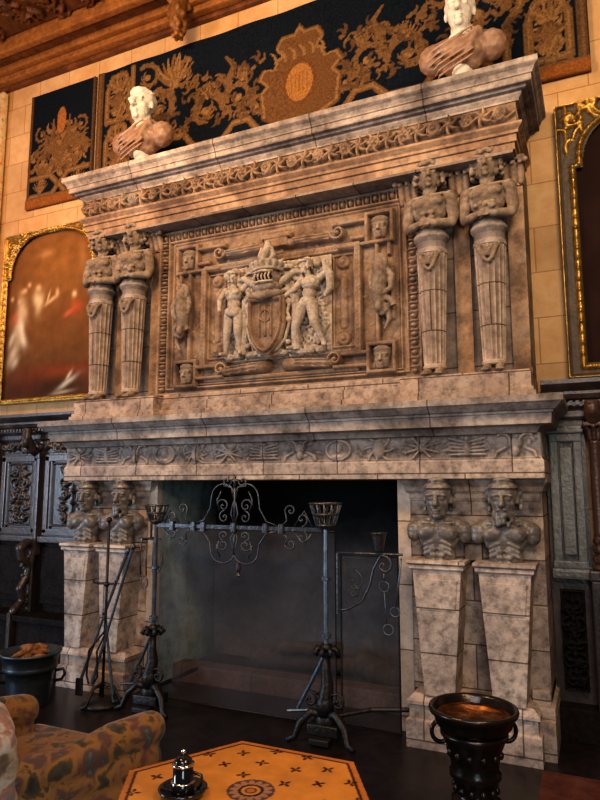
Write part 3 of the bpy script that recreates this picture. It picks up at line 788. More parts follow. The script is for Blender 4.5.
# --- upper caryatids
def caryatid_body(seed, turn, fruit):
    """waist at z=0 -> crown about z=0.64"""
    bm = B()
    ell(bm, (0, 0, .06), (.115, .085, .10)); ell(bm, (0, 0, .20), (.135, .092, .13)); ell(bm, (0, .02, .28), (.12, .07, .05))
    for s in (-1, 1):
        ell(bm, (s * .06, -.065, .235), (.062, .035, .045)); ell(bm, (s * .15, .0, .27), (.05, .052, .055))
        chain(bm, [(s * .155, .0, .27), (s * .178, -.01, .12), (s * .165, -.03, .06), (s * .08, -.125, .04), (s * .02, -.135, .055)], [.048, .042, .036, .030, .024])
        for k in range(4): cap(bm, (s * .03, -.145 - .004 * k, .07 - .014 * k), (-s * .03, -.148, .075 - .014 * k), .0085)
        cap(bm, (s * .03, -.05, .295), (s * .12, -.03, .30), .012); cap(bm, (s * .02, -.05, .29), (s * .045, .0, .36), .013)
        for k in range(2): ell(bm, (s * .03, -.085, .15 - .045 * k), (.03, .016, .020))
    if fruit:
        R = random.Random(seed)
        for k in range(14): ell(bm, (R.uniform(-.075, .075), -.155 + R.uniform(-.015, .01), .08 + R.uniform(0, .035)), .022, sub=1)
    cap(bm, (0, 0, .28), (0, -.01, .37), .052, .046)
    head(bm, Matrix.Translation((0, -.01, .345)) @ Matrix.Rotation(turn, 4, 'Z') @ Matrix.Rotation(-.08, 4, 'X') @ Matrix.Diagonal((1.08, 1, 1, 1)), .235, 'curls', False, seed)
    return sculpt(bm, .0065, 1)
def fluted(z0, z1, r0, r1, flutes=16, sub=6):
    bm = B(); seg = flutes * sub; rows = []
    nz = 14
    for j in range(nz + 1):
        t = j / nz; z = z0 + (z1 - z0) * t; r = r0 + (r1 - r0) * t
        dep = .012 if t < .93 else 0.0
        rows.append([bm.verts.new(((r - dep * abs(math.sin(PI * i / sub)) ** .6) * math.cos(2 * PI * i / seg), (r - dep * abs(math.sin(PI * i / sub)) ** .6) * math.sin(2 * PI * i / seg), z)) for i in range(seg)])
    for a, b in zip(rows, rows[1:]):
        for i in range(seg): bm.faces.new((a[i], a[(i + 1) % seg], b[(i + 1) % seg], b[i]))
    bm.faces.new(rows[0][::-1]); bm.faces.new(rows[-1]); return bm
cb = [caryatid_body(21, .25, False), caryatid_body(22, .1, True)]
BAND = mottled('grey pillar stone', [(0.20, 0.15, 0.12), (0.36, 0.28, 0.225), (0.50, 0.41, 0.34)], 7, gamt=.5, joints=(3, .30, .12, 1.5))
for i, (cx, k) in enumerate(((-1.83, 0), (-1.445, 1), (1.335, 0), (1.755, 1))):
    cy = -0.515
    e = bpy.data.objects.new('caryatid', None); COL.objects.link(e); e.parent = CH; e.location = (cx, cy, 0)
    mk('body', cb[k], 'stone_fig', e, (0, 0, 3.565), smooth=True, rot=(0, 0, -.10 if cx > 0 else .04))
    mk('fluted_pillar', fluted(2.56, 3.42, .078, .112), BAND, e, smooth=False)
    bm = B(); lathe(bm, [(.10, 3.40), (.115, 3.405), (.118, 3.43), (.108, 3.445), (.108, 3.49), (.12, 3.51), (.13, 3.525), (.13, 3.545), (.12, 3.55), (.11, 3.585), (.10, 3.59)], seg=40)
    mk('collar', bm, 'stone_grey', e, smooth=False)
    bm = B()
    ell(bm, (0, -.115, 3.34), (.035, .025, .04)); 
    for s in (-1, 1):
        tube(bm, [(s * .08, -.085, 3.40), (s * .055, -.115, 3.36), (s * .03, -.125, 3.29), (0, -.12, 3.265)], [.012, .018, .016, .014]); ell(bm, (s * .05, -.11, 3.385), (.018, .015, .018))
        ell(bm, (s * .013, -.138, 3.35), .008, sub=1)
    mk('lion_mask', sculpt(bm, .006, 1), 'stone_fig', e, smooth=True)
    bm = B()
    for s in (-1, 1):
        chain(bm, [(s * .04, -.02, .06), (s * .042, -.06, .03), (s * .05, -.11, .018)], [.034, .030, .022])
        for j in range(4): cap(bm, (s * (.03 + .013 * j), -.12, .015), (s * (.03 + .014 * j), -.137 + .004 * j, .011), .0085, .0075)
    mk('feet', sculpt(bm, .006, 1), 'stone_fig', e, (0, 0, 2.487), smooth=True)
    bm = B(); lathe(bm, [(.07, 2.54), (.082, 2.548), (.085, 2.565), (.078, 2.575)], seg=30); mk('hem', bm, BAND, e)

# --- entablature
bm = B()
sweep(bm, [(0, 4.07), (0, 4.12), (0.015, 4.125), (0.015, 4.175), (0.03, 4.18), (0.03, 4.20), (0.055, 4.225), (0.06, 4.23), (0.06, 4.247), (0.03, 4.25)], 1.965, 0.60)
mk('architrave', bm, 'stone_up', CH)
def leaf_frieze(x0, x1, z0, z1):
    rl = Relief(x0, x1, z0, z1, 0.006); L = x1 - x0; n = max(1, round(L / .24)); w = L / n; zc = (z0 + z1) / 2; hh = (z1 - z0) / 2
    for i in range(n):
        c = x0 + w * (i + .5); s = 1 if i % 2 == 0 else -1
        rl.stroke([(c - w / 2 + w * t, zc + s * hh * .55 * math.sin(PI * t) * -1) for t in [j / 12 for j in range(13)]], .013, .03)
        rl.stroke(spiral(c, zc + s * .01, hh * .62, 1.35, -s * PI / 2, s), .013, .045)
        rl.blob(c, zc, .022, .022, .055)
        for a in range(6): rl.leaf(c + .03 * math.cos(a), zc + .03 * math.sin(a), .075, .021, a * 1.05 + i, .045, curl=.8)
        [rl.leaf(c - w / 2, zc, .085, .024, q * 1.05 + s, .05) for q in range(6)]; rl.blob(c - w / 2, zc, .028, .028, .06)
    return rl
mk('leaf_frieze', leaf_frieze(-1.985, 1.985, 4.245, 4.425).mesh(-0.62, 0.4), 'stone_up', CH)
bm = B()
sweep(bm, [(0, 4.41), (0.03, 4.415), (0.03, 4.43), (0.05, 4.455), (0.05, 4.47), (0.08, 4.475), (0.09, 4.49), (0.12, 4.492), (0.125, 4.50), (0.125, 4.535), (0.135, 4.54), (0.135, 4.55), (0.15, 4.575),
           (0.17, 4.59), (0.175, 4.595), (0.175, 4.635), (0.165, 4.64)], 1.98, 0.60)
mk('cornice', bm, 'stone_grey', CH)
bm = B(); box(bm, -1.95, 1.95, -.6, 0, 4.05, 4.07); box(bm, -1.95, 1.95, -.58, 0, 4.2, 4.45); mk('entablature_core', bm, 'stone_field', CH)

# --- firebox
FB = bpy.data.objects.new('firebox', None); COL.objects.link(FB); FB.parent = CH
bm = B(); box(bm, -1.40, -1.15, -.405, .62, 0, 2.0); mk('side_wall', bm, 'firewall', FB)
bm = B(); box(bm, 1.075, 1.30, -.44, .62, 0, 2.0); mk('side_wall', bm, 'soot', FB)
bm = B(); box(bm, -1.4, 1.3, .50, .66, 0, 2.2); mk('back_wall', bm, 'soot_back', FB)
bm = B(); box(bm, -1.4, 1.3, -.40, .62, 1.90, 2.0); mk('smoke_hood', bm, 'soot', FB)
bm = B(); box(bm, -1.14, 1.07, -.18, .0, 0, .15, .012); mk('hearth_kerb', bm, 'curb', FB)
bm = B(); box(bm, -1.14, 1.07, .0, .5, .0, .09, .01); mk('ash_bed', bm, 'ash', FB)
def log(a, b, r, label):
    bm = B(); a = Vector(a); b = Vector(b); n = 10; R = random.Random(int(r * 1000))
    tube(bm, [tuple(a.lerp(b, i / n) + Vector((R.uniform(-.01, .01), 0, R.uniform(-.012, .012)))) for i in range(n + 1)], [r * R.uniform(.85, 1.1) for _ in range(n + 1)], 12)
    o = mk('firewood_log', bm, 'log', smooth=True); return tag(o, label, 'log')
log((-.55, .22, .17), (.42, .30, .19), .085, 'long charred log lying at the back of the hearth')
log((-.25, .14, .30), (.30, .26, .31), .06, 'charred log lying on top of the long log')
log((.45, .30, .22), (.85, .12, .16), .10, 'thick charred log stub at the right end of the hearth')

# ================================================================== ANDIRONS, SCREEN, CRANE BAR
def tubeY(bm, pts, y, r, seg=7): tube(bm, [(x, y, z) for x, z in pts], r, seg)
def basket(bm, zc, h, r0, r1, n=12):
    for z, r in ((zc, r0), (zc + h * .5, (r0 + r1) / 2), (zc + h, r1)):
        tube(bm, [(r * math.cos(a), r * math.sin(a), z) for a in [2 * PI * i / 20 for i in range(20)]], .008, 6, True)
    for i in range(n):
        a = 2 * PI * i / n; a2 = a + 2 * PI / n
        tube(bm, [(r0 * math.cos(a), r0 * math.sin(a), zc), (r1 * math.cos(a), r1 * math.sin(a), zc + h)], .006, 5)
        tube(bm, [(r0 * math.cos(a), r0 * math.sin(a), zc), (r1 * math.cos(a2), r1 * math.sin(a2), zc + h)], .004, 5)
    lathe(bm, [(.02, zc - .03), (r0 * .7, zc - .02), (r0, zc), (r0 * .6, zc + .01)], seg=16)
def andiron(x, y, label, hook):
    A = thing('andiron', label, 'andiron', (x, y, 0), 0, 'tall iron andirons')
    bm = B(); tube(bm, [(0, 0, .62), (0, 0, 1.0), (0, 0, 1.43)], [.017, .018, .015], 8)
    lathe(bm, [(.02, 1.05), (.032, 1.055), (.032, 1.075), (.02, 1.08)], seg=14); lathe(bm, [(.02, .66), (.034, .665), (.034, .69), (.02, .7)], seg=14)
    mk('post', bm, 'iron_blue', A, smooth=False)
    bm = B(); k_ = 1 if x > 0 else .8; basket(bm, 1.43, .15 * k_, .065 * k_, .115 * k_); mk('basket', bm, 'iron', A)
    bm = B()
    for k in range(8):
        a = k * PI / 4; tube(bm, [(.02 * math.cos(a), .02 * math.sin(a), .585), (.07 * math.cos(a), .07 * math.sin(a), .60), (.085 * math.cos(a), .085 * math.sin(a), .575), (.065 * math.cos(a), .065 * math.sin(a), .56)], [.02, .016, .018, .012])
    lathe(bm, [(.015, .53), (.04, .55), (.045, .59), (.03, .62), (.02, .63)], seg=16)
    mk('leaf_collar', bm, 'iron_black', A, smooth=True)
    bm = B(); tube(bm, [(0, 0, .55), (0, -.01, .45), (.01, -.01, .36), (0, -.03, .26), (0, -.02, .17)], [.026, .034, .045, .055, .06], 10)
    ell(bm, (0, -.03, .24), (.065, .06, .07)); lathe(bm, [(.07, .10), (.085, .11), (.08, .16), (.05, .2)], seg=16)
    mk('baluster', bm, 'iron_black', A, smooth=True)
    bm = B()
    for s in (-1, 1):
        tube(bm, [(0, -.02, .16), (s * .09, -.06, .19), (s * .16, -.09, .12), (s * .19, -.11, .03), (s * .24, -.13, .012)], [.03, .028, .024, .02, .018])
        tube(bm, [(s * .03, -.04, .30)] + [(s * (.10 + p[0]), -.06, .27 + p[1]) for p in spiral(0, 0, .055, 1.2, PI / 2, -s)], .010)
    box(bm, -.11, .11, -.09, .07, .05, .12, .01); box(bm, -.07, .07, -.15, -.06, .01, .05, .008)
    mk('scrolled_foot', bm, 'iron_black', A, smooth=True)
    bm = B(); tube(bm, [(-.02, 0, .54), (-.12, .02, .36), (-.24, .05, .16)], .013); tube(bm, [(-.30, .0, .15), (-.16, .06, .155)], .012); mk('brace', bm, 'iron_blue', A)
    bm = B(); tube(bm, [(.02, .0, .15), (.25, .20, .17), (.50, .28, .18)], .016) if x > 0 else tube(bm, [(0, 0, .15), (.05, .30, .17), (.05, .55, .17)], .016)
    mk('log_bar', bm, 'iron_black', A)
    return A
a1 = andiron(.605, -.85, 'tall iron andiron with cresset basket right of the hearth centre, scrolled arm beside it', True)
a2 = andiron(-.86, -.85, 'tall iron andiron with cresset basket at the left side of the fire opening', False)

# scrolled cross bar hung between the andirons
CB = thing('iron_crossbar', 'horizontal iron bar with symmetrical scrollwork joining the two andirons', 'fireplace bar', (-.14, -.85, 1.395))
bm = B(); box(bm, -.72, .72, -.010, .010, -.015, .015, .003); mk('bar', bm, 'iron', CB)
for x in (-.56, -.36, -.27, .0, .27, .40):
    bm = B(); box(bm, -.018, .018, -.022, .022, -.035, .035, .004); mk('clamp', bm, 'iron', CB, (x, 0, 0))
for up in (1, -1):
    bm = B()
    def S(pts, r=.0062): tube(bm, [(p[0], 0, up * p[1]) for p in pts], r, 6)
    hgt = 1.0 if up > 0 else .82
    for s in (-1, 1):
        S([(s * x, z * hgt) for x, z in [(0, .02), (.03, .10), (.015, .17)]] + [(s * x, z * hgt) for x, z in arc(.10, .22, .105, PI, .15, 10)] + [(s * x, z * hgt) for x, z in ((.215, .14), (.27, .05), (.36, .02))])
        S([(s * (.10 + p[0]), (.16 + p[1]) * hgt) for p in spiral(0, 0, .055, 1.4, 0, 1)])
        S([(s * (.09 + p[0]), (.075 + p[1]) * hgt) for p in spiral(0, 0, .048, 1.4, PI / 2, -1)])
        S([(s * (.13), .12 * hgt), (s * .155, .20 * hgt), (s * .12, .27 * hgt)])
        S([(s * .40, .02), (s * .44, .06), (s * .43, .11)] + [(s * (.47 + p[0]), .13 * hgt + p[1]) for p in spiral(0, 0, .045, 1.3, PI, -1)])
        S([(s * (.56 + p[0]), .07 * hgt + p[1]) for p in spiral(0, 0, .05, 1.3, -PI / 2, 1)]); S([(s * .50, .02), (s * .58, .13 * hgt), (s * .64, .02)])
        if up > 0:
            S([(s * (.07 + p[0]), .345 + p[1]) for p in spiral(0, 0, .04, 1.3, PI, 1)]); S([(s * .012, .22), (s * .03, .30), (s * .10, .31)])
    S([(0, .02), (0, .30 if up > 0 else .2)], .009)
    if up > 0: S([(0, .30), (0, .385)], .012); S([(-.03, .35), (.03, .35)], .012)
    mk('upper_scrollwork' if up > 0 else 'lower_scrollwork', bm, 'iron', CB, smooth=True)
bm = B(); tube(bm, [(.04, 0, -.26), (.04, 0, -.30)], .016); lathe(bm, [(.006, -.36), (.018, -.35), (.008, -.33), (.02, -.31), (.022, -.29), (.008, -.28)], (.04, 0, 0), 12)
mk('hook', bm, 'iron', CB)

# swinging crane arm on the right
CR = thing('crane_arm', 'slender iron crane arm with S scroll, small cup and hanging rings right of the andiron', 'fireplace crane', (.64, -.72, 1.23))
bm = B(); tube(bm, [(0, 0, 0), (.48, 0, .005)], .009); tube(bm, [(0, 0, .0), (0, 0, -.42)], .010); mk('rail', bm, 'iron', CR)
bm = B()
tubeY(bm, [(.0, -.40), (.08, -.385), (.18, -.33), (.24, -.22), (.27, -.10), (.31, -.03)] + spiral(.345, -.075, .07, 1.25, PI * .6, -1), 0, .009)
tubeY(bm, spiral(.12, -.20, .085, 1.1, PI * .5, -1), 0, .006); tubeY(bm, spiral(.12, -.27, .05, 1.0, PI * .5, -1), 0, .006)
mk('scroll', bm, 'iron', CR, smooth=True)
bm = B()
lathe(bm, [(.03, .02), (.034, .03), (.05, .12), (.058, .145), (.062, .15), (.056, .15), (.045, .12), (.02, .04)], (.31, 0, 0), 16)
mk('cup', bm, 'iron', CR, smooth=True)
bm = B()
for x, z, r in ((.345, -.215, .035), (.42, -.38, .032), (.37, -.50, .035)): tube(bm, [(x + r * math.cos(a), 0, z + r * math.sin(a)) for a in [2 * PI * i / 18 for i in range(18)]], .005, 6, True)
tube(bm, [(.47, 0, -.02), (.45, 0, -.18), (.425, 0, -.35)], .007); tube(bm, [(.345, 0, -.13), (.345, 0, -.18)], .005); tube(bm, [(.345, 0, -.25), (.36, 0, -.46)], .004)
mk('hanging_rings', bm, 'iron_blue', CR, smooth=True)

# wire mesh fire screen, two leaves
def screen(x0, x1, z1, y, label):
    S_ = thing('fire_screen', label, 'fire screen', ((x0 + x1) / 2, y, 0), 0, 'mesh fire screens')
    w = (x1 - x0) / 2
    bm = B()
    vs = [bm.verts.new(p) for p in ((-w, 0, .03), (w, 0, .03), (w, 0, z1), (-w, 0, z1))]; bm.faces.new(vs); mk('mesh_panel', bm, 'screen', S_)
    bm = B(); tube(bm, [(-w, 0, .03), (w, 0, .03), (w, 0, z1), (-w, 0, z1)], .007, 6, True); mk('rim', bm, 'iron_black', S_)
screen(-1.0, .60, 1.37, -.66, 'wide smoky wire mesh fire screen behind the scrolled iron bar')
screen(.62, 1.05, 1.20, -.60, 'narrow smoky wire mesh fire screen at the right side of the opening')

# ================================================================== FIRE TOOLS (left)
TS = thing('fire_tool_stand', 'black iron tool stand on tripod feet in front of the left herm pedestals', 'tool stand', (-1.27, -.93, 0))
bm = B(); tube(bm, [(0, 0, .05), (0, 0, 1.42)], .011); ell(bm, (0, 0, 1.43), .025); lathe(bm, [(.012, .9), (.022, .91), (.022, .93), (.012, .94)], seg=12); mk('pole', bm, 'iron_black', TS, smooth=True)
bm = B(); tube(bm, [(-.09, 0, .92), (.09, 0, .93)], .008)
for s in (-1, 1): tube(bm, [(s * .09, 0, .925), (s * .11, -.03, .93), (s * .11, -.03, .96)], .007)
mk('holder', bm, 'iron_black', TS)
bm = B()
lathe(bm, [(.15, .0), (.16, .01), (.15, .03), (.05, .05), (.03, .06)], seg=24)
for k in range(3):
    a = k * 2.1 + .3; tube(bm, [(0, 0, .16), (.09 * math.cos(a), .09 * math.sin(a), .14), (.15 * math.cos(a), .15 * math.sin(a), .03), (.19 * math.cos(a), .19 * math.sin(a), .015)], [.016, .014, .012, .014])
mk('base', bm, 'iron_black', TS, smooth=True)
def tool(name, label, a, b, end):
    o = thing(name, label, 'fire tool', a); v = Vector(b) - Vector(a)
    bm = B(); tube(bm, [(0, 0, 0), tuple(v * .5), tuple(v)], [.013, .010, .013]); mk('shaft', bm, 'iron_blue', o)
    bm = B(); ell(bm, tuple(v * 1.0), (.022, .022, .03)); mk('handle', bm, 'iron', o, smooth=True)
    bm = B()
    if end == 'tongs':
        for s in (-1, 1): tube(bm, [tuple(v * .42), (s * .04, 0, .25), (s * .055, 0, .06), (s * .02, -.01, .0)], .008)
    elif end == 'shovel':
        for k in range(1): box(bm, -.035, .035, -.012, .0, -.10, .03, .004)
    else: tube(bm, [(0, 0, .06), (0, 0, -.01), (.04, 0, .02)], [.01, .008, .005])
    mk(end if end != 'poker' else 'hooked_tip', bm, 'iron_black', o)
tool('fire_tongs', 'long iron fire tongs leaning diagonally against the tool stand', (-1.34, -.98, .16), (-1.06, -.88, 1.22), 'tongs')
tool('fireplace_shovel', 'iron ash shovel leaning left of the tool stand with its blade down', (-1.46, -.98, .16), (-1.13, -.86, 1.18), 'shovel')
tool('fireplace_poker', 'slim iron poker standing right of the tongs with a hooked tip', (-1.13, -.96, .05), (-1.29, -.92, .70), 'poker')
# hanging trivet and chains on a wall bracket by the left jamb
WB = thing('wall_bracket', 'iron bracket with hanging hooks and ring beside the left jamb of the fireplace', 'bracket', (-1.10, -.60, 1.26))
bm = B(); tube(bm, [(-.04, .14, .0), (-.04, -.08, .0)], .010); tube(bm, [(-.13, 0, 0), (.10, 0, 0)], .009); tube(bm, [(0, 0, 0), (0, 0, .22)], .010); tube(bm, [(-.06, 0, .16), (.05, 0, .165)], .009); mk('arm', bm, 'iron', WB)
bm = B()
for x in (-.10, -.04, .03): tube(bm, [(x, 0, 0), (x, -.01, -.16), (x + .01, -.01, -.30)], .006)
tube(bm, [(-.05 + .035 * math.cos(a), -.01, -.36 + .045 * math.sin(a)) for a in [2 * PI * i / 18 for i in range(18)]], .006, 6, True)
tube(bm, [(.05, 0, -.02), (.06, 0, -.20), (.09, 0, -.27), (.12, 0, -.20), (.12, 0, -.05)], .008)
mk('hooks', bm, 'iron', WB, smooth=True)

# ================================================================== BUCKET
BK = thing('log_bucket', 'blue grey metal pail full of kindling at the left of the hearth', 'bucket', (-1.80, -1.17, 0))
bm = B()
P_ = [(.145, .0), (.15, .01), (.155, .05), (.175, .20), (.19, .27), (.205, .275), (.205, .30), (.20, .31), (.225, .39), (.235, .395), (.235, .41), (.22, .41), (.20, .36), (.17, .33), (.01, .32)]
lathe(bm, P_, seg=48); mk('pail', bm, 'pewter', BK, smooth=True)
for a in (.6, .6 + PI):
    bm = B(); c, s = math.cos(a), math.sin(a)
    tube(bm, [((.19 + q) * c, (.19 + q) * s, z) for q, z in ((0, .25), (.06, .26), (.075, .22), (.05, .18), (-.01, .17))], .012)
    mk('lug_handle', bm, 'iron_black', BK, smooth=True)
R_ = random.Random(8)
for i in range(12):
    bm = B(); a = R_.uniform(0, PI); r = R_.uniform(.0, .10); cx, cy = r * math.cos(i * 1.7), r * math.sin(i * 1.7); L = R_.uniform(.05, .09); z = .365 + .03 * (i % 3)
    tube(bm, [(cx - L * math.cos(a), cy - L * math.sin(a), z), (cx, cy, z + .012), (cx + L * math.cos(a), cy + L * math.sin(a), z)], [.016, .024, .018], 8)
    o = mk('kindling_stick', bm, 'bark', smooth=True, loc=(-1.80, -1.17, 0))
    tag(o, 'short orange brown kindling stick heaped in the metal pail', 'kindling', 'kindling in the pail')

# ================================================================== BRAZIER (right)
BZ = thing('brazier', 'dark bronze brazier on a stemmed foot in front of the right herms', 'brazier', (1.735, -1.67, 0))
bm = B()
lathe(bm, [(.13, 0), (.135, .02), (.12, .05), (.10, .06), (.095, .10), (.10, .16), (.118, .17), (.118, .19), (.10, .20), (.105, .27), (.125, .29), (.125, .315), (.115, .33), (.125, .40), (.15, .46), (.165, .48), (.165, .50), (.14, .50)], seg=48)
for k in range(12):
    a = k * PI / 6; ell(bm, (.102 * math.cos(a), .102 * math.sin(a), .235), (.015, .015, .02)); ell(bm, (.125 * math.cos(a), .125 * math.sin(a), .40), (.016, .016, .022))
mk('stand', bm, 'bronze', BZ, smooth=True)
bm = B()
lathe(bm, [(.05, .50), (.16, .505), (.185, .53), (.195, .57), (.215, .585), (.22, .60), (.215, .612), (.205, .612), (.195, .60), (.185, .57), (.17, .545)], seg=56, top=False)
mk('dish', bm, 'bronze', BZ, smooth=True)
bm = B(); lathe(bm, [(.183, .568), (.18, .574), (.12, .556), (.055, .552), (.05, .560), (.02, .575), (.008, .577)], seg=48); mk('basin_lining', bm, 'copper', BZ, smooth=True)
for a in (math.radians(25), math.radians(205)):
    bm = B(); c, s = math.cos(a), math.sin(a)
    tube(bm, [((.165 + .045 * math.cos(t)) * c, (.165 + .045 * math.cos(t)) * s, .495 + .05 * math.sin(t)) for t in [-2.2 + 3.9 * i / 14 for i in range(15)]], .011, 8)
    mk('handle', bm, 'bronze', BZ, smooth=True)

# ================================================================== TABLE
TC = (1.095, -2.854); TH = .55
TB = thing('hexagonal_table', 'low hexagonal inlaid orange wood table with a round medallion in the foreground', 'table', (TC[0], TC[1], 0))
def hexpts(r, rot=0): return [(r * math.cos(rot + k * PI / 3), r * math.sin(rot + k * PI / 3)) for k in range(6)]
rl = Relief(-.54, .54, -.54, .54, .005); rl.paint((.62, .25, .045))
hx = np.max([np.abs(rl.X * math.cos(PI / 6 + k * PI / 3) + rl.Z * math.sin(PI / 6 + k * PI / 3)) for k in range(3)], axis=0) / math.cos(PI / 6)
dk = (.035, .012, .01)
ringm = (hx > .495) & (hx < .508); rl.col[ringm] = dk; rl.col[hx > .508] = (.50, .17, .035)
rr = np.sqrt(rl.X ** 2 + rl.Z ** 2)
def fleur(x, z, a, s=.016):
    for k in range(4):
        b_ = a + k * PI / 2
        rl.blob(x + s * math.cos(b_), z + s * math.sin(b_), s * .85, s * .42, .001, b_, color=dk)
for ring_, cnt in ((.19, 6), (.30, 12), (.41, 18)):
    for k in range(cnt):
        a = 2 * PI * k / cnt + (.26 if cnt == 12 else 0); f = ring_ / max(abs(math.cos(((a + PI / 6) % (PI / 3)) - PI / 6)), .5) * .97
        fleur(f * math.cos(a), f * math.sin(a), a)
mc = (0.0, 0.055)
rr = np.sqrt((rl.X - mc[0]) ** 2 + (rl.Z - mc[1]) ** 2); ang = np.arctan2(rl.Z - mc[1], rl.X - mc[0])
rl.col[rr < .092] = (.10, .05, .05); pet = (rr < .085) & (rr > .035) & (np.abs(np.sin(ang * 7)) * .03 + .045 > rr - .012); rl.col[pet] = (.36, .19, .11)
rl.col[(rr < .05)] = dk; rl.col[(rr < .038)] = (.55, .24, .06); rl.col[(rr < .02)] = (.42, .16, .04); rl.col[(rr < .024) & (rr > .018)] = dk
rl.H[:] = 0
hx2 = hx > .53
rl.mask = hx2
me = rl.mesh(0, 0)
# keep only the hexagon (drop the rectangular skirt)
bm = B(); bm.from_mesh(me); bmesh.ops.delete(bm, geom=[f for f in bm.faces if f.calc_area() < 1e-9], context='FACES')
lo = [v for v in bm.verts if not v.link_faces]; bmesh.ops.delete(bm, geom=lo, context='VERTS'); bm.to_mesh(me); bm.free()
me.transform(Matrix.Translation((0, 0, TH + .001)) @ Matrix.Rotation(-PI / 2, 4, 'X'))
def flipz(me):      # the rotated field faces up; make texture y run to the back
    return me
TT = mk('inlaid_top', me, 'attr_inlay', TB)
bm = B(); pr = [(.515, TH - .035), (.53, TH - .03), (.532, TH - .004), (.528, TH)]
rows = [[bm.verts.new((x, y, z)) for x, y in hexpts(r)] for r, z in pr]
for a, b_ in zip(rows, rows[1:]):
    for i in range(6): bm.faces.new((a[i], a[(i + 1) % 6], b_[(i + 1) % 6], b_[i]))
bm.faces.new(rows[0][::-1]); bm.faces.new(rows[-1]); 
M['table_edge'] = mottled('orange walnut edge', [(0.30, 0.11, 0.025), (0.45, 0.18, 0.04)], 6, gamt=.3, rough=.3, point=False)
mk('table_board', bm, 'table_edge', TB)
for k, (x, y) in enumerate(hexpts(.42)):
    bm = B(); lathe(bm, [(.025, 0), (.03, .02), (.018, .05), (.022, .2), (.03, .32), (.02, .40), (.03, .46), (.03, TH - .035)], (x, y, 0), 14); mk('leg', bm, 'table_edge', TB, smooth=True)
bm = B()
for k, (x, y) in enumerate(hexpts(.42)):
    x2, y2 = hexpts(.42)[(k + 1) % 6]; tube(bm, [(x, y, .09), (x2, y2, .09)], .012)
    tube(bm, [(x, y, TH - .06), (x2, y2, TH - .06)], .02, 4)
mk('stretcher', bm, 'table_edge', TB)

# black covered pot on a glossy saucer
LP = thing('covered_pot', 'glossy black lidded pot with silver knob in a black dish on the hexagonal table', 'pot', (.885, -2.945, TH + .003))
bm = B(); lathe(bm, [(.055, 0), (.06, .004), (.085, .016), (.092, .03), (.088, .032), (.07, .022), (.04, .018)], seg=36); mk('dish', bm, 'black_gloss', LP, smooth=True)
bm = B(); lathe(bm, [(.030, .012), (.042, .018), (.044, .05), (.038, .054), (.038, .105), (.036, .11), (.02, .11)], seg=36); mk('body', bm, 'black_gloss', LP, smooth=True)
bm = B(); lathe(bm, [(.036, .106), (.041, .107), (.042, .114), (.036, .117), (.03, .118)], seg=36); lathe(bm, [(.043, .048), (.0455, .051), (.043, .054)], seg=36); mk('silver_rim', bm, 'silver', LP, smooth=True)
bm = B(); lathe(bm, [(.035, .116), (.033, .125), (.024, .135), (.012, .139)], seg=30); mk('lid', bm, 'black_gloss', LP, smooth=True)
bm = B(); lathe(bm, [(.005, .136), (.004, .146), (.009, .151), (.008, .16), (.002, .164)], seg=16); mk('knob', bm, 'silver', LP, smooth=True)
bm = B(); tube(bm, [(.04, .0, .09), (.075, .01, .08), (.08, .01, .055), (.06, .01, .03)], .006); mk('handle', bm, 'black_gloss', LP, smooth=True)

# ================================================================== ARMCHAIR
AC = thing('armchair', 'floral upholstered armchair seen from behind at the lower left', 'armchair', (0, 0, 0))
def soft(bm): return sculpt(bm, .014, 6)
bm = B()
chain(bm, [(.15, -3.02, .52), (.235, -2.86, .515), (.31, -2.66, .56), (.385, -2.50, .575)], [.075, .075, .082, .08]); 
chain(bm, [(.16, -3.0, .30), (.28, -2.76, .32), (.385, -2.52, .34)], [.10, .10, .10]); chain(bm, [(.16, -3.0, .42), (.28, -2.76, .43), (.375, -2.52, .45)], [.08, .08, .085]); chain(bm, [(.17, -2.98, .16), (.38, -2.53, .16)], [.09, .09])
mk('arm', soft(bm), 'floral', AC, smooth=True)
bm = B()
chain(bm, [(-.52, -2.85, .56), (-.44, -2.68, .575), (-.36, -2.56, .57)], [.075, .08, .08]); chain(bm, [(-.5, -2.85, .3), (-.38, -2.56, .32)], [.10, .10]); chain(bm, [(-.5, -2.85, .44), (-.38, -2.56, .45)], [.085, .085]); chain(bm, [(-.5, -2.85, .16), (-.38, -2.57, .16)], [.09, .09])
mk('arm', soft(bm), 'floral', AC, smooth=True)
bm = B()
for k in range(9):
    t = k / 8; x = -.56 + .66 * t; y = -3.02 - .06 * t
    cap(bm, (x, y, .22), (x - .0, y - .03, .66 + .035 * math.sin(PI * t)), .10, .075)
tube(bm, [(-.60, -3.02, .70), (-.3, -3.05, .735), (.0, -3.07, .725), (.09, -3.08, .68)], [.07, .085, .085, .06], 12)
mk('backrest', soft(bm), 'floral_pale', AC, smooth=True, label='paler grey and pink floral backrest')
bm = B(); box(bm, -.44, .26, -2.98, -2.44, .14, .36, .03); mk('seat', bm, 'floral', AC, smooth=True)
bm = B(); box(bm, -.40, .24, -2.96, -2.42, .36, .47, .045); mk('cushion', bm, 'floral', AC, smooth=True)
for x, y in ((-.42, -2.5), (.34, -2.5), (-.5, -3.0), (.12, -3.05)):
    bm = B(); lathe(bm, [(.02, 0), (.028, .02), (.02, .05), (.03, .10)], (x, y, 0), 12); mk('leg', bm, 'wood_dark', AC)

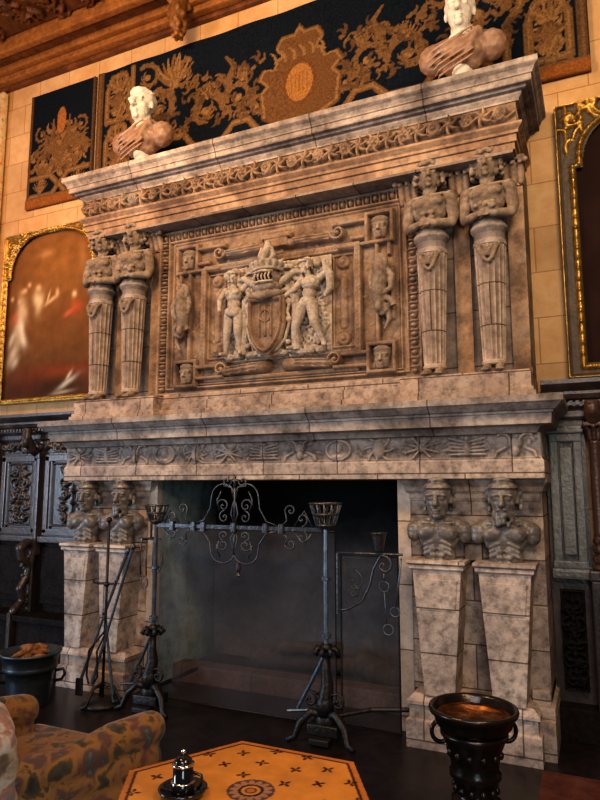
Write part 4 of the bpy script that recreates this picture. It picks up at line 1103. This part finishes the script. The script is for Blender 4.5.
# ================================================================== MARBLE BUSTS
def marble_bust(name, label, loc, turn, tilt, hair, seed, s=1.0, hy=0.0):
    o = thing(name, label, 'bust', loc)
    bm = B()
    lathe(bm, [(.12, 0), (.125, .02), (.10, .05), (.075, .10), (.06, .16), (.07, .22), (.085, .25), (.085, .27), (.06, .285)], seg=32)
    mk('socle', bm, 'marble', o, smooth=True)
    bm = B()
    ell(bm, (0, 0, .39), (.27, .135, .13)); ell(bm, (0, -.03, .38), (.20, .13, .12)); ell(bm, (0, -.01, .29), (.15, .09, .07))
    for q in (-1, 1): ell(bm, (q * .215, .0, .40), (.115, .10, .12)); cap(bm, (q * .05, .02, .49), (q * .2, .01, .44), .075, .08)
    for k in range(6):      # folds sweeping across the chest
        z0 = .47 - .045 * k; tube(bm, [(-.27 + .02 * k, -.07, z0 - .07), (-.15, -.128 + .003 * k, z0 - .06), (.0, -.148, z0 - .02), (.11, -.136, z0 + .035)], [.006, .010, .011, .008])
    tube(bm, [(.02, -.10, .26), (.08, -.135, .36), (.12, -.11, .47), (.13, -.02, .53)], [.02, .026, .028, .024])
    ell(bm, (.13, -.09, .48), (.04, .035, .04))
    mk('drapery', sculpt(bm, .008, 2), 'drape', o, smooth=True)
    bm = B()
    cap(bm, (0, 0, .44), (.0 + hy, -.005, .62), .085, .075); ell(bm, (0, -.03, .49), (.10, .09, .045))
    head(bm, Matrix.Translation((hy, -.02, .545)) @ Matrix.Rotation(turn, 4, 'Z') @ Matrix.Rotation(tilt, 4, 'X'), .33, hair, False, seed)
    mk('head', sculpt(bm, .0065, 3), 'marble', o, smooth=True)
    o.scale = (s, s, s)
marble_bust('marble_bust', 'white headed bust in brown marble drapery on the left end of the cornice', (-1.50, -.40, 4.64), .05, 0, 'smooth', 31, 1.08)
marble_bust('marble_bust', 'white headed bust in brown marble drapery on the right end of the cornice', (1.59, -.40, 4.64), .05, 0, 'smooth', 32, 1.04)

# ================================================================== TAPESTRIES
GOLD = (.15, .082, .036); GOLD2 = (.22, .125, .052); NAVY = (.008, .012, .019); BRN = (.10, .055, .028)
def scrollleaf(rl, x, z, r, a0, sg, c, n=9):
    pts = spiral(x, z, r, 1.25, a0, sg); rl.stroke(pts, r * .17, .003, r * .08, color=c)
    for i in range(0, len(pts) - 6, 2):
        px, pz = pts[i]; a = math.atan2(pz - z, px - x); rl.leaf(px, pz, r * .42, r * .12, a + sg * .7, .004, color=c, curl=sg * .8)
    rl.blob(x, z, r * .22, r * .22, .005, color=GOLD2)
def palmette(rl, x, z, s, c=GOLD, n=9):
    for k in range(n):
        a = PI / 2 + (k - (n - 1) / 2) * (2.3 / (n - 1) if n > 1 else 0); rl.leaf(x, z, s * (1 - .25 * abs(k - (n - 1) / 2) / n), s * .105, a, .004, color=GOLD2 if k % 2 else c, curl=.25 * (1 if a < PI / 2 else -1))
    rl.blob(x, z, s * .16, s * .16, .006, color=GOLD2)
def ribbon(rl, pts, c=GOLD):
    rl.stroke(pts, .034, .004, color=c, p=.1); rl.stroke(pts, .010, .006, color=GOLD2, p=.1)
def bush(rl, cx, z0, W, Hh, seed):
    R = random.Random(seed)
    for k in range(46):
        t = R.random(); u = R.uniform(-1, 1); x = cx + u * W * (.4 + .6 * math.sin(PI * min(1, t + .15))); z = z0 + t * Hh
        rl.leaf(x, z, .13, .03, R.uniform(0, 2 * PI), .004, color=R.choice((GOLD, GOLD2, BRN)), curl=R.choice((-1, 1)))
        if k % 2 == 0: rl.blob(x, z, .032, .032, .006, color=R.choice((GOLD2, GOLD)))
    for s in (-1, 1):
        for j in range(4): rl.stroke([(cx, z0 + .05), (cx + s * W * .3 * (j + 1) / 3, z0 + Hh * (.5 + .1 * j)), (cx + s * W * (j + 1) / 4, z0 + Hh * (1.0 - .16 * j))], .018, .004, .012, color=GOLD)
def end_hex(rl, x0, x1, z0, z1, m=1):
    cx = (x0 + x1) / 2; w = (x1 - x0) / 2
    for za, zb in ((z0, (z0 + z1) / 2 - .02), ((z0 + z1) / 2 + .02, z1)):
        zc = (za + zb) / 2; hh = (zb - za) / 2
        pts = [(cx - w, za), (cx - w, zc + hh * .35), (cx - w * .55, zb - .03), (cx + w * .55, zb - .03), (cx + w, zc + hh * .35), (cx + w, za)]
        ribbon(rl, pts); ribbon(rl, [(cx - w, za + .02), (cx, za - .0), (cx + w, za + .02)])
        palmette(rl, cx, zc + .06, .24); bush(rl, cx, za + .08, w * .55, hh * .8, 5)
def vborder(rl, x, w=.05, c=BRN):
    rl.rect(x - w, x + w, 0, 20, .006, .002, color=c); rl.rect(x - w * .25, x + w * .25, 0, 20, .008, .002, color=GOLD)
# main one
TZ0, TZ1 = 4.88, 6.26
rl = Relief(-2.44, 2.50, TZ0, TZ1, .011); rl.paint(NAVY); cx = .03
for s in (-1, 1):
    end_hex(rl, *sorted((cx + s * 2.03, cx + s * 2.33)), TZ0 + .16, TZ1 - .06)
    vborder(rl, cx + s * 2.43, .04)
    # zigzag ribbon along the bottom
    pts = [(cx + s * x, z) for x, z in ((2.03, 5.08), (1.75, 5.08), (1.62, 5.26), (1.30, 5.26), (1.18, 5.10), (.85, 5.10), (.72, 5.24), (.55, 5.24), (.40, 5.05), (.2, 5.05))]
    ribbon(rl, pts)
    pts = [(cx + s * x, z) for x, z in ((1.98, 6.20), (1.98, 5.6), (1.86, 5.45), (1.86, 5.15))]
    ribbon(rl, pts)
    for x, z, r, a, g in ((1.62, 5.62, .25, 0, 1), (1.05, 5.45, .20, PI, -1), (.66, 5.50, .17, 0, 1), (1.32, 5.92, .17, 2, -1), (1.78, 6.02, .16, 1, 1), (.45, 5.34, .12, 1, 1)):
        scrollleaf(rl, cx + s * x, z, r, a if s > 0 else PI - a, g * s, GOLD)
    palmette(rl, cx + s * 1.45, 5.86, .34, n=11); palmette(rl, cx + s * 1.02, 5.60, .17); palmette(rl, cx + s * .62, 5.68, .15)
    for k in range(9): palmette(rl, cx + s * (.35 + .2 * k), 5.00 + .02 * (k % 2), .10, n=5)
    rl.stroke([(cx + s * .8, 5.70), (cx + s * .72, 5.86), (cx + s * .82, 5.98)], .045, .004, .012, color=GOLD)
    R = random.Random(9)
    for k in range(150): rl.leaf(cx + s * R.uniform(.4, 1.95), R.uniform(5.28, 5.85), .10, .022, R.uniform(0, 6), .004, color=R.choice((GOLD, BRN)), curl=R.choice((-1, 1)))
# crest
cr = [(-.40, 5.18), (-.43, 5.45), (-.36, 5.52), (-.45, 5.60), (-.40, 5.70), (-.28, 5.68), (-.24, 5.78), (-.18, 5.80), (-.26, 5.90), (-.20, 6.0), (-.06, 6.0), (0, 6.08), (.06, 6.0), (.20, 6.0), (.26, 5.90), (.18, 5.80),
      (.24, 5.78), (.28, 5.68), (.40, 5.70), (.45, 5.60), (.36, 5.52), (.43, 5.45), (.40, 5.18), (.2, 5.08), (0, 5.02), (-.2, 5.08)]
rl.poly([(cx + x, z) for x, z in cr], .008, color=(.13, .064, .027))
rl.stroke([(cx + x * .92, 5.5 + (z - 5.5) * .93) for x, z in cr], .012, .012, color=GOLD2)
rl.stroke(arc(cx, 5.47, .16, 0, 2 * PI, 30, .21), .028, .012, color=(.13, .06, .025)); rl.blob(cx, 5.47, .14, .19, .014, color=(.30, .14, .045), p=.2)
for k in range(5): rl.stroke([(cx - .08 + .04 * k, 5.38), (cx - .08 + .04 * k, 5.56)], .007, .018, color=(.22, .10, .03))
for k in range(6): rl.leaf(cx + (-.25 + .1 * k), 5.74, .14, .02, 1.57, .012, color=GOLD2)
rl.rect(-3, 3, TZ0, TZ0 + .012, .01, .001, color=BRN)
rl.rect(-3, 3, TZ0 + .10, TZ0 + .125, .008, .001, color=GOLD)
rl.rect(-3, 3, TZ0, TZ0 + .10, .014, .01, color=(.24, .09, .025))
rl.H += .012 * (1 + np.sin(rl.X * 9 + np.sin(rl.Z * 3) * .6)) * .5
T1 = mk('tapestry', rl.mesh(-.035, .03), 'attr_tap')
tag(T1, 'long dark blue and gold tapestry with crowned crest hanging above the chimneypiece', 'tapestry')
rl = Relief(-3.46, -2.49, 4.86, 6.26, .011); rl.paint(NAVY); cx = -2.97
bush(rl, cx, 5.16, .44, .66, 3); bush(rl, cx, 5.2, .44, .5, 33); bush(rl, cx, 5.25, .30, .40, 14); rl.blob(cx, 5.86, .07, .16, .008, color=(.30, .12, .04))
for s in (-1, 1):
    scrollleaf(rl, cx + s * .26, 5.40, .13, 0, s, GOLD); scrollleaf(rl, cx + s * .30, 5.74, .10, 2, -s, GOLD)
    rl.stroke([(cx, 5.5), (cx + s * .14, 5.66), (cx + s * .12, 5.90)], .03, .004, .008, color=GOLD)
    ribbon(rl, [(cx, 5.08), (cx + s * .13, 5.22), (cx + s * .42, 5.22)]); ribbon(rl, [(cx, 5.10), (cx + s * .1, 4.98), (cx + s * .42, 5.0)])
    palmette(rl, cx + s * .28, 5.04, .16); rl.rect(*sorted((cx + s * .45, cx + s * .485)), 4.86, 6.3, .006, .001, color=BRN)
rl.rect(-3.5, -2.4, 4.86, 4.97, .014, .01, color=(.24, .09, .025)); rl.rect(-3.5, -2.4, 4.97, 4.99, .01, .001, color=GOLD)
T2 = mk('tapestry', rl.mesh(-.035, .03), 'attr_tap')
tag(T2, 'smaller square dark blue tapestry with gold flower vase at the upper left', 'tapestry')
# cream and red hanging, far left
rl = Relief(-4.9, -3.87, 3.6, 6.42, .02); rl.H += .02 * (1 + np.sin(rl.X * 14))
T3 = mk('wall_hanging', rl.mesh(-.06, .03), 'canvas_cream'); tag(T3, 'cream and red patterned wall hanging at the top left edge', 'wall hanging')

# ================================================================== PAINTINGS
def painting(name, label, x0, x1, z0, z1, mode):
    o = thing('framed_painting', label, 'painting', ((x0 + x1) / 2, 0, z0))
    W = x1 - x0; Hh = z1 - z0; L = (-(x0 + x1) / 2, -z0)
    rl = Relief(-W / 2, W / 2, 0, Hh, .008)
    ax = np.abs(rl.X); t = .13 if mode == 'right' else .065
    iw = W / 2 - t; sh = Hh - .50; top = Hh - (.10 if mode == 'right' else .045)
    archz = np.where(ax < iw - .05, sh + .0 + (top - sh) * np.sqrt(np.clip(1 - (np.clip(ax, 0, iw - .05) / (iw - .05)) ** 3.2, 0, 1)), sh - .02)
    inside = (ax < iw) & (rl.Z > t * .8) & (rl.Z < archz)
    rl.mask = inside
    # distance-like bands
    rl.frame(-W / 2, W / 2, 0, Hh, .022, .06)
    rl.rect(-W / 2 + .022, W / 2 - .022, .022, Hh - .022, .028, .004)
    # leafy spandrels
    for s in (-1, 1):
        for k in range(16):
            u = random.random(); v = random.random()
            rl.leaf(s * (W / 2 - .04 - .25 * u), Hh - .05 - .36 * v * (1 - u), .11, .024, random.random() * 6, .055)
        rl.stroke(spiral(s * (W / 2 - .12), Hh - .13, .07, 1.3, 0, s), .016, .06); rl.rect(*sorted((s * (W / 2 - .09), s * (W / 2 - .06))), Hh - .42, Hh - .02, .05) if mode == 'right' else None
    # beaded inner rim
    n = 46
    pth = [(-iw - .02, t * .8 - .02)] + [(-iw - .02, z) for z in np.linspace(t * .8, sh - .02, 20)] + [(-iw + .03, sh)] + \
          [(-(iw - .03) * math.cos(a), sh + (top - sh + .02) * math.sin(a) ** .62) for a in np.linspace(.05, PI - .05, 40)] + [(iw - .03, sh)] + [(iw + .02, z) for z in np.linspace(sh - .02, t * .8 - .02, 20)] + [(-iw - .02, t * .8 - .02)]
    rl.stroke(pth, .024 if mode == 'right' else .016, .05)
    acc = 0
    for (ax_, az), (bx, bz) in zip(pth, pth[1:]):
        d = math.hypot(bx - ax_, bz - az); k = max(1, int(d / .04))
        for j in range(k): rl.blob(ax_ + (bx - ax_) * j / k, az + (bz - az) * j / k, .018, .018, .068)
    if mode == 'right':
        rl.col = None
    f = mk('frame', rl.mesh(-.04, .04), 'gold', o)
    if mode == 'right':
        # dark flat band set between the gilt rims
        f.data.materials.append(M['frame_dark'])
        cos = np.empty(len(f.data.vertices) * 3); f.data.vertices.foreach_get('co', cos); cos = cos.reshape(-1, 3)
        mi = []
        for p in f.data.polygons:
            c = p.center; mi.append(1 if c.y > -.072 else 0)
        f.data.polygons.foreach_set('material_index', mi)
    # canvas
    rc = Relief(-W / 2 + .03, W / 2 - .03, .03, Hh - .04, .009); rc.paint((.12, .05, .018))
    u = rc.X / W + .5; v = rc.Z / Hh
    def glow(cx, cz, rx, rz, c, k=1.0, rot=0):
        ca, sa = math.cos(rot), math.sin(rot); dx = (u - cx) * W; dz = (v - cz) * Hh
        q = ((dx * ca + dz * sa) / (rx * W)) ** 2 + ((-dx * sa + dz * ca) / (rz * Hh)) ** 2
        a = (k * np.exp(-q * 1.6))[..., None]; rc.col[:] = rc.col * (1 - a) + np.array(c) * a
    if mode == 'left':
        glow(.55, .75, .45, .35, (.24, .105, .03), .9); glow(.5, .45, .6, .3, (.15, .06, .018), .6); glow(.45, .08, .8, .16, (.035, .014, .009), .9)
        glow(.42, .86, .08, .03, (.45, .25, .10), .6); glow(.80, .80, .05, .12, (.36, .17, .06), .5)
        # group of pale robed figures on the left
        glow(.20, .56, .05, .09, (.55, .36, .20), .8, .3); glow(.17, .46, .06, .12, (.52, .40, .28), .8, -.2); glow(.13, .50, .05, .04, (.42, .08, .04), .7)
        glow(.20, .655, .035, .02, (.50, .30, .16), .8); glow(.36, .66, .035, .025, (.55, .34, .18), .9); glow(.38, .57, .045, .08, (.55, .38, .22), .8, -.2)
        glow(.50, .58, .09, .015, (.60, .38, .20), .8, .5); glow(.56, .62, .02, .03, (.60, .38, .2), .9); glow(.13, .30, .05, .10, (.50, .40, .30), .7, -.5); glow(.23, .36, .04, .05, (.55, .44, .33), .7, .6)
        # figure in red at centre
        glow(.735, .595, .028, .024, (.62, .40, .22), .95); glow(.76, .52, .07, .05, (.36, .07, .03), .85); glow(.68, .49, .07, .018, (.50, .12, .06), .8, .5); glow(.93, .52, .03, .04, (.45, .22, .12), .7)
        for hx_, hz_ in ((.16, .60), (.22, .66), (.36, .665), (.26, .69), (.08, .62)): glow(hx_, hz_, .022, .018, (.50, .30, .17), .9)
        glow(.35, .60, .05, .055, (.60, .44, .28), .9, .2); glow(.47, .60, .012, .045, (.60, .40, .24), .9, -.3); glow(.20, .43, .035, .10, (.62, .50, .38), .85, .25); glow(.10, .38, .03, .06, (.55, .45, .34), .8, -.4)
        glow(.15, .24, .035, .05, (.45, .36, .27), .8, -.6)
        # dark foreground with fallen white cloth
        glow(.62, .17, .5, .05, (.19, .04, .012), .7); glow(.30, .13, .2, .08, (.10, .025, .012), .6); glow(.70, .10, .12, .018, (.52, .46, .38), .9, .5); glow(.66, .05, .12, .012, (.36, .30, .24), .8, .1); glow(.72, .14, .05, .012, (.6, .5, .4), .8, .9)
    else:
        rc.paint((.022, .010, .008)); glow(.5, .3, .7, .5, (.03, .013, .009), .8); glow(.42, .55, .10, .08, (.10, .11, .13), .8); glow(.5, .68, .05, .05, (.30, .15, .07), .8); glow(.7, .42, .2, .15, (.09, .03, .02), .7)
    if mode == 'left': rc.col *= np.array((1.15, 1.15, 1.05))
    rc.H[:] = 0
    mk('canvas', rc.mesh(-.03, .02), 'attr_paint', o)
    return o
painting('p', 'gilt framed religious style painting of robed figures in brown gloom, left of the chimneypiece', -3.70, -2.28, 2.60, 4.56, 'left')
painting('p', 'very dark painting in a wide gilt and black frame, right of the chimneypiece', 2.215, 3.75, 2.48, 4.62, 'right')

# ================================================================== WAINSCOT / STALLS
def prism(bm, prof, y0, y1): pass
def cornice_run(name, x0, x1, label):
    bm = B(); pr = [(0.10, 2.18), (.12, 2.20), (.12, 2.24), (.16, 2.27), (.16, 2.30), (.20, 2.32), (.22, 2.35), (.22, 2.37), (.26, 2.40), (.28, 2.42), (.28, 2.45), (0, 2.46)]
    rows = [[bm.verts.new((x, -d, z)) for x in (x0, x1)] for d, z in pr]
    for a, b_ in zip(rows, rows[1:]): bm.faces.new((a[0], a[1], b_[1], b_[0]))
    k0 = bm.verts.new((x0, 0, 2.18)); k1 = bm.verts.new((x1, 0, 2.18)); bm.faces.new((k0, k1, rows[0][1], rows[0][0]))
    bm.faces.new([r[0] for r in rows] + [k0]); bm.faces.new(([r[1] for r in rows] + [k1])[::-1])
    n = int((x1 - x0) / .045)
    for i in range(n): box(bm, x0 + .045 * i, x0 + .045 * i + .025, -.20, -.15, 2.275, 2.305)
    o = mk(name, bm, 'wood_dark'); return tag(o, label, 'cornice')
cornice_run('wainscot_cornice', -6.5, -2.03, 'dark oak dentilled cornice over the stalls, left of the chimneypiece')
cornice_run('wainscot_cornice', 2.03, 5.0, 'dark oak dentilled cornice over the panelling, right of the chimneypiece')

def carve_panel(w, z0, z1, dense=1.0, seed=1):
    rl = Relief(-w / 2, w / 2, z0, z1, .007); R = random.Random(seed)
    rl.frame(-w / 2, w / 2, z0, z1, .02, .03)
    zs = np.arange(z0 + .08, z1 - .05, .12)
    for k, z in enumerate(zs):
        for s in (-1, 1):
            rl.stroke(spiral(s * w * .20, z, .055, 1.4, PI / 2 if s > 0 else PI / 2, s * (-1) ** k), .012, .04)
            for j in range(3): rl.leaf(s * w * .2, z, .085, .017, R.uniform(0, 6), .045, curl=R.choice((-1, 1)))
        rl.blob(0, z + .05, .025, .032, .055); rl.stroke([(0, z - .05), (0, z + .05)], .010, .035)
    return rl.mesh(0, .02)
def stall(x0, x1, label, seed):
    """one bay of carved oak panelling with a stall end"""
    c = (x0 + x1) / 2; w = (x1 - x0)
    o = thing('stall_bay', label, 'wall panelling', (c, 0, 0))
    bm = B(); box(bm, -w / 2, w / 2, -.06, 0, 1.13, 2.2); mk('backboard', bm, 'wood_dark', o)
    bm = B(); box(bm, -w / 2, w / 2, -.055, 0, 0, 1.13); mk('lower_backboard', bm, 'wood_shaded', o)
    bm = B()
    for s in (-1, 1): box(bm, *sorted((s * (w / 2 - .05), s * (w / 2 - .11))), -.10, -.05, 1.22, 2.02, .008)
    box(bm, -w / 2 + .05, w / 2 - .05, -.10, -.05, 1.96, 2.03, .008); box(bm, -w / 2 + .05, w / 2 - .05, -.10, -.05, 1.20, 1.27, .008)
    box(bm, -w / 2 + .01, w / 2 - .01, -.12, -.05, 1.13, 1.19, .01)
    for s in (-1, 1): box(bm, *sorted((s * (w / 2 - .115), s * (w / 2 - .135))), -.085, -.05, 1.27, 1.96, .004)
    mk('panel_frame', bm, 'wood_dark', o)
    me = carve_panel(w - .27, 1.29, 1.95, seed=seed); mk('carved_panel', me, 'wood_dark', o, (0, -.062, 0), smooth=True)
    rl = Relief(-w / 2 + .02, w / 2 - .02, 2.05, 2.18, .008); R = random.Random(seed)
    for k in range(8):
        x = -w / 2 + .06 + k * (w - .12) / 7; rl.stroke(spiral(x, 2.11, .04, 1.2, k, (-1) ** k), .011, .04); rl.leaf(x, 2.11, .08, .02, R.uniform(0, 6), .05)
    mk('carved_frieze', rl.mesh(-.07, .02), 'wood_dark', o, smooth=True)
    bm = B(); box(bm, w / 2 - .045, w / 2 + .0, -.13, -.05, 1.0, 2.0, .012); lathe(bm, [(.03, .0), (.035, .05), (.022, .08), (.022, .9), (.03, .95), (.036, 1.0)], (w / 2 - .04, -.12, 0), 14)
    box(bm, w / 2 - .05, w / 2 + .005, -.14, -.05, 1.99, 2.05, .008)
    mk('post', bm, 'wood_dark', o)
    bm = B(); tube(bm, [(w / 2 - .06, -.10, 2.03), (w / 2 - .06, -.18, 2.08), (w / 2 - .06, -.26, 2.20), (w / 2 - .06, -.25, 2.30)], [.035, .05, .055, .045]); ell(bm, (w / 2 - .06, -.27, 2.15), (.045, .05, .06))
    mk('bracket', sculpt(bm, .009, 1), 'wood_dark', o, smooth=True)
    # lower part: back panels, seat and scrolled stall end
    bm = B(); box(bm, -w / 2, w / 2, -.34, 0, .38, .44, .01); box(bm, -w / 2, w / 2, -.30, -.26, 0, .38); mk('seat', bm, 'wood_shaded', o)
    bm = B(); box(bm, -w / 2 + .06, w / 2 - .06, -.09, -.05, .52, 1.08, .01); box(bm, -w / 2 + .11, w / 2 - .11, -.105, -.05, .58, 1.02, .012); mk('lower_panel', bm, 'wood_shaded', o)
    bm = B(); x = w / 2 - .06
    chain(bm, [(x, -.06, 1.10), (x, -.18, 1.13), (x, -.26, 1.08), (x, -.24, .98), (x, -.14, .90), (x, -.16, .78), (x, -.24, .68), (x, -.20, .56), (x, -.30, .47)], [.03, .045, .05, .042, .04, .035, .04, .032, .045])
    box(bm, x - .02, x + .02, -.14, -.03, .0, 1.1); box(bm, x - .025, x + .025, -.36, -.03, 0, .46)
    R = random.Random(seed + 3)
    for k in range(26): t = R.random(); ell(bm, (x + R.uniform(-.02, .02), -.16 - R.uniform(0, .10) * (1 if t > .6 else .8), .5 + .65 * t), .024, sub=1)
    mk('stall_end', sculpt(bm, .009, 1), 'wood_dark', o, smooth=True)
    return o
stall(-2.90, -2.05, 'carved dark oak stall bay half hidden by the chimneypiece', 1) if False else None
stall(-2.93, -2.06, 'carved dark oak stall bay directly left of the chimneypiece', 1)
stall(-3.56, -2.93, 'carved dark oak stall bay at the left edge of the view, second from the chimneypiece', 2)
stall(-4.19, -3.56, 'carved dark oak stall bay beyond the left edge, third from the chimneypiece', 3)

# right panelling
RP = thing('oak_panelling', 'tall plain panelled oak bay with moulded frame directly right of the chimneypiece', 'wall panelling', (2.17, 0, 0))
bm = B(); box(bm, -.14, .13, -.06, 0, 0, 2.2); mk('backboard', bm, 'wood_dark', RP)
M['wood_sheen'] = mottled('worn grey oak', [(0.09, 0.09, 0.085), (0.20, 0.205, 0.195), (0.30, 0.305, 0.29)], 5, grime=(.03, .02, .02), gamt=.6, rough=.35, spec=.6, streak=True, point=False)
bm = B()
for x in (-.085, .075): box(bm, x - .028, x + .028, -.11, -.05, 1.12, 2.08, .012)
box(bm, -.115, .105, -.12, -.05, 2.02, 2.08, .01); box(bm, -.13, .12, -.14, -.05, 2.08, 2.13, .012); box(bm, -.13, .12, -.15, -.05, 1.06, 1.13, .02); box(bm, -.12, .11, -.12, -.05, 1.13, 1.18, .01)
mk('frame', bm, 'wood_sheen', RP)
bm = B(); box(bm, -.045, .035, -.085, -.05, 1.22, 1.98, .01); mk('raised_panel', bm, 'wood_sheen', RP)
me = carve_panel(.16, .30, .98, seed=7); mk('carved_lower_panel', me, 'wood_shaded', RP, (-.01, -.065, 0), smooth=True)
bm = B(); box(bm, -.13, .12, -.20, -.05, 0, .22, .012); mk('base', bm, 'wood_shaded', RP)
CL = thing('oak_column', 'slim reddish oak column with carved capital and pedestal at the right edge', 'column', (2.36, -.14, 0))
bm = B(); lathe(bm, [(.042, 1.35), (.036, 1.38), (.038, 1.7), (.034, 2.0), (.04, 2.02)], seg=24); mk('shaft', bm, 'wood_red', CL, smooth=True)
bm = B()
for k in range(8):
    a = k * PI / 4
    for z, r in ((1.20, .05), (1.27, .052), (1.33, .045)): ell(bm, (r * .7 * math.cos(a + z * 9), r * .7 * math.sin(a + z * 9), z), (.022, .022, .035), sub=1)
lathe(bm, [(.05, 1.13), (.055, 1.15), (.035, 1.17), (.04, 1.34), (.045, 1.36)], seg=20); mk('carved_drum', sculpt(bm, .006, 1), 'wood_red', CL, smooth=True)
bm = B()
for k in range(8):
    a = k * PI / 4; chain(bm, [(.035 * math.cos(a), .035 * math.sin(a), 2.03), (.045 * math.cos(a), .045 * math.sin(a), 2.09), (.07 * math.cos(a), .07 * math.sin(a), 2.12)], [.014, .016, .014])
box(bm, -.07, .07, -.07, .07, 2.12, 2.15); mk('capital', sculpt(bm, .006, 1), 'wood_red', CL, smooth=True)
bm = B(); box(bm, -.08, .08, -.08, .08, 1.06, 1.13, .012); box(bm, -.07, .07, -.07, .14, .0, 1.06, .01); ell(bm, (0, -.075, .88), (.03, .03, .10)); ell(bm, (0, -.07, .62), (.04, .03, .08)); mk('pedestal', bm, 'wood_dark', CL)
bm = B(); tube(bm, [(0, -.03, 2.15), (0, -.07, 2.22), (0, -.09, 2.30)], [.05, .06, .05]); ell(bm, (0, -.10, 2.24), (.04, .04, .06)); mk('bracket', sculpt(bm, .008, 1), 'wood_red', CL, smooth=True)
def rpanel(x0, x1, label):
    o = thing('oak_panelling', label, 'wall panelling', ((x0 + x1) / 2, 0, 0)); w = x1 - x0
    bm = B(); box(bm, -w / 2, w / 2, -.06, 0, 0, 2.2); mk('backboard', bm, 'wood_dark', o)
    bm = B()
    for s in (-1, 1): box(bm, *sorted((s * (w / 2 - .0), s * (w / 2 - .06))), -.10, -.05, .3, 2.08, .01)
    box(bm, -w / 2, w / 2, -.11, -.05, 2.02, 2.10, .01); box(bm, -w / 2, w / 2, -.13, -.05, 1.06, 1.14, .01); mk('frame', bm, 'wood_sheen', o)
    mk('carved_panel', carve_panel(w - .14, 1.2, 1.98, seed=9), 'wood_dark', o, (0, -.062, 0), smooth=True)
    bm = B(); box(bm, -w / 2, w / 2, -.34, -.05, .40, .45, .01); box(bm, -w / 2, w / 2, -.28, -.05, 0, .2, .01); mk('bench', bm, 'wood_dark', o)
rpanel(2.44, 3.2, 'carved dark oak panel bay at the extreme right edge behind the column')

# rug at the right
bm = B(); box(bm, 1.97, 5.0, -4.6, -.76, 0, .012, .004)
o = mk('rug', bm, 'rug'); tag(o, 'dark red rug on the floor at the lower right', 'rug')

# ================================================================== LIGHTS
def area(name, loc, target, size, energy, color, sy=None):
    l = bpy.data.lights.new(name, 'AREA'); l.energy = energy; l.color = color; l.size = size
    if sy: l.shape = 'RECTANGLE'; l.size_y = sy
    o = bpy.data.objects.new(name, l); COL.objects.link(o); o.location = loc
    o.rotation_euler = (Vector(target) - Vector(loc)).to_track_quat('-Z', 'Y').to_euler(); return o
area('warm_chandelier_light', (-.8, -3.6, 5.6), (-.2, 0, 4.9), 1.1, 190, (1.0, .64, .33))
area('warm_uplight', (-3.2, -2.6, 4.6), (-2.6, 0, 5.4), .8, 60, (1.0, .46, .14))
area('window_daylight', (-6.2, -5.8, 2.0), (-.5, -.4, .6), 2.2, 300, (.60, .77, 1.0), 2.0)
area('clerestory_daylight', (2.0, -7.0, 4.8), (0, 0, 2.6), 2.4, 110, (.95, .90, .96), 1.6)
area('warm_wall_fill', (3.1, -3.0, 5.0), (1.9, 0, 3.6), .7, 75, (1.0, .68, .36))  # added warm fill brightening the right wall, no fixture behind it
area('firebox_fill_light', (3.6, -7.0, 1.7), (-.9, 0, 1.4), 1.3, 50, (.72, .92, 1.0), 1.6)  # added cool fill for the left firebox wall, no real door there
area('table_lamp_light', (2.6, -3.4, 2.6), (1.0, -2.8, .5), .4, 22, (1.0, .66, .35))
W_ = bpy.data.worlds.new('World'); bpy.context.scene.world = W_; W_.use_nodes = True
W_.node_tree.nodes['Background'].inputs[0].default_value = (.75, .72, .80, 1); W_.node_tree.nodes['Background'].inputs[1].default_value = .06

# ================================================================== CAMERA
cd = bpy.data.cameras.new('Camera'); cam = bpy.data.objects.new('Camera', cd); COL.objects.link(cam)
cam.location = (2.36, -5.10, 1.70)
yaw = math.radians(24.7); pit = math.radians(7.7)
cam.rotation_euler = (math.radians(90) + pit, 0, yaw)
cd.sensor_fit = 'HORIZONTAL'; cd.sensor_width = 36; cd.lens = 640 / 600 * 36; cd.clip_start = .05
bpy.context.scene.camera = cam
bpy.context.scene.view_settings.view_transform = 'Standard'
try: bpy.context.scene.view_settings.look = 'Medium High Contrast'
except TypeError: pass
bpy.context.scene.view_settings.exposure = -0.22
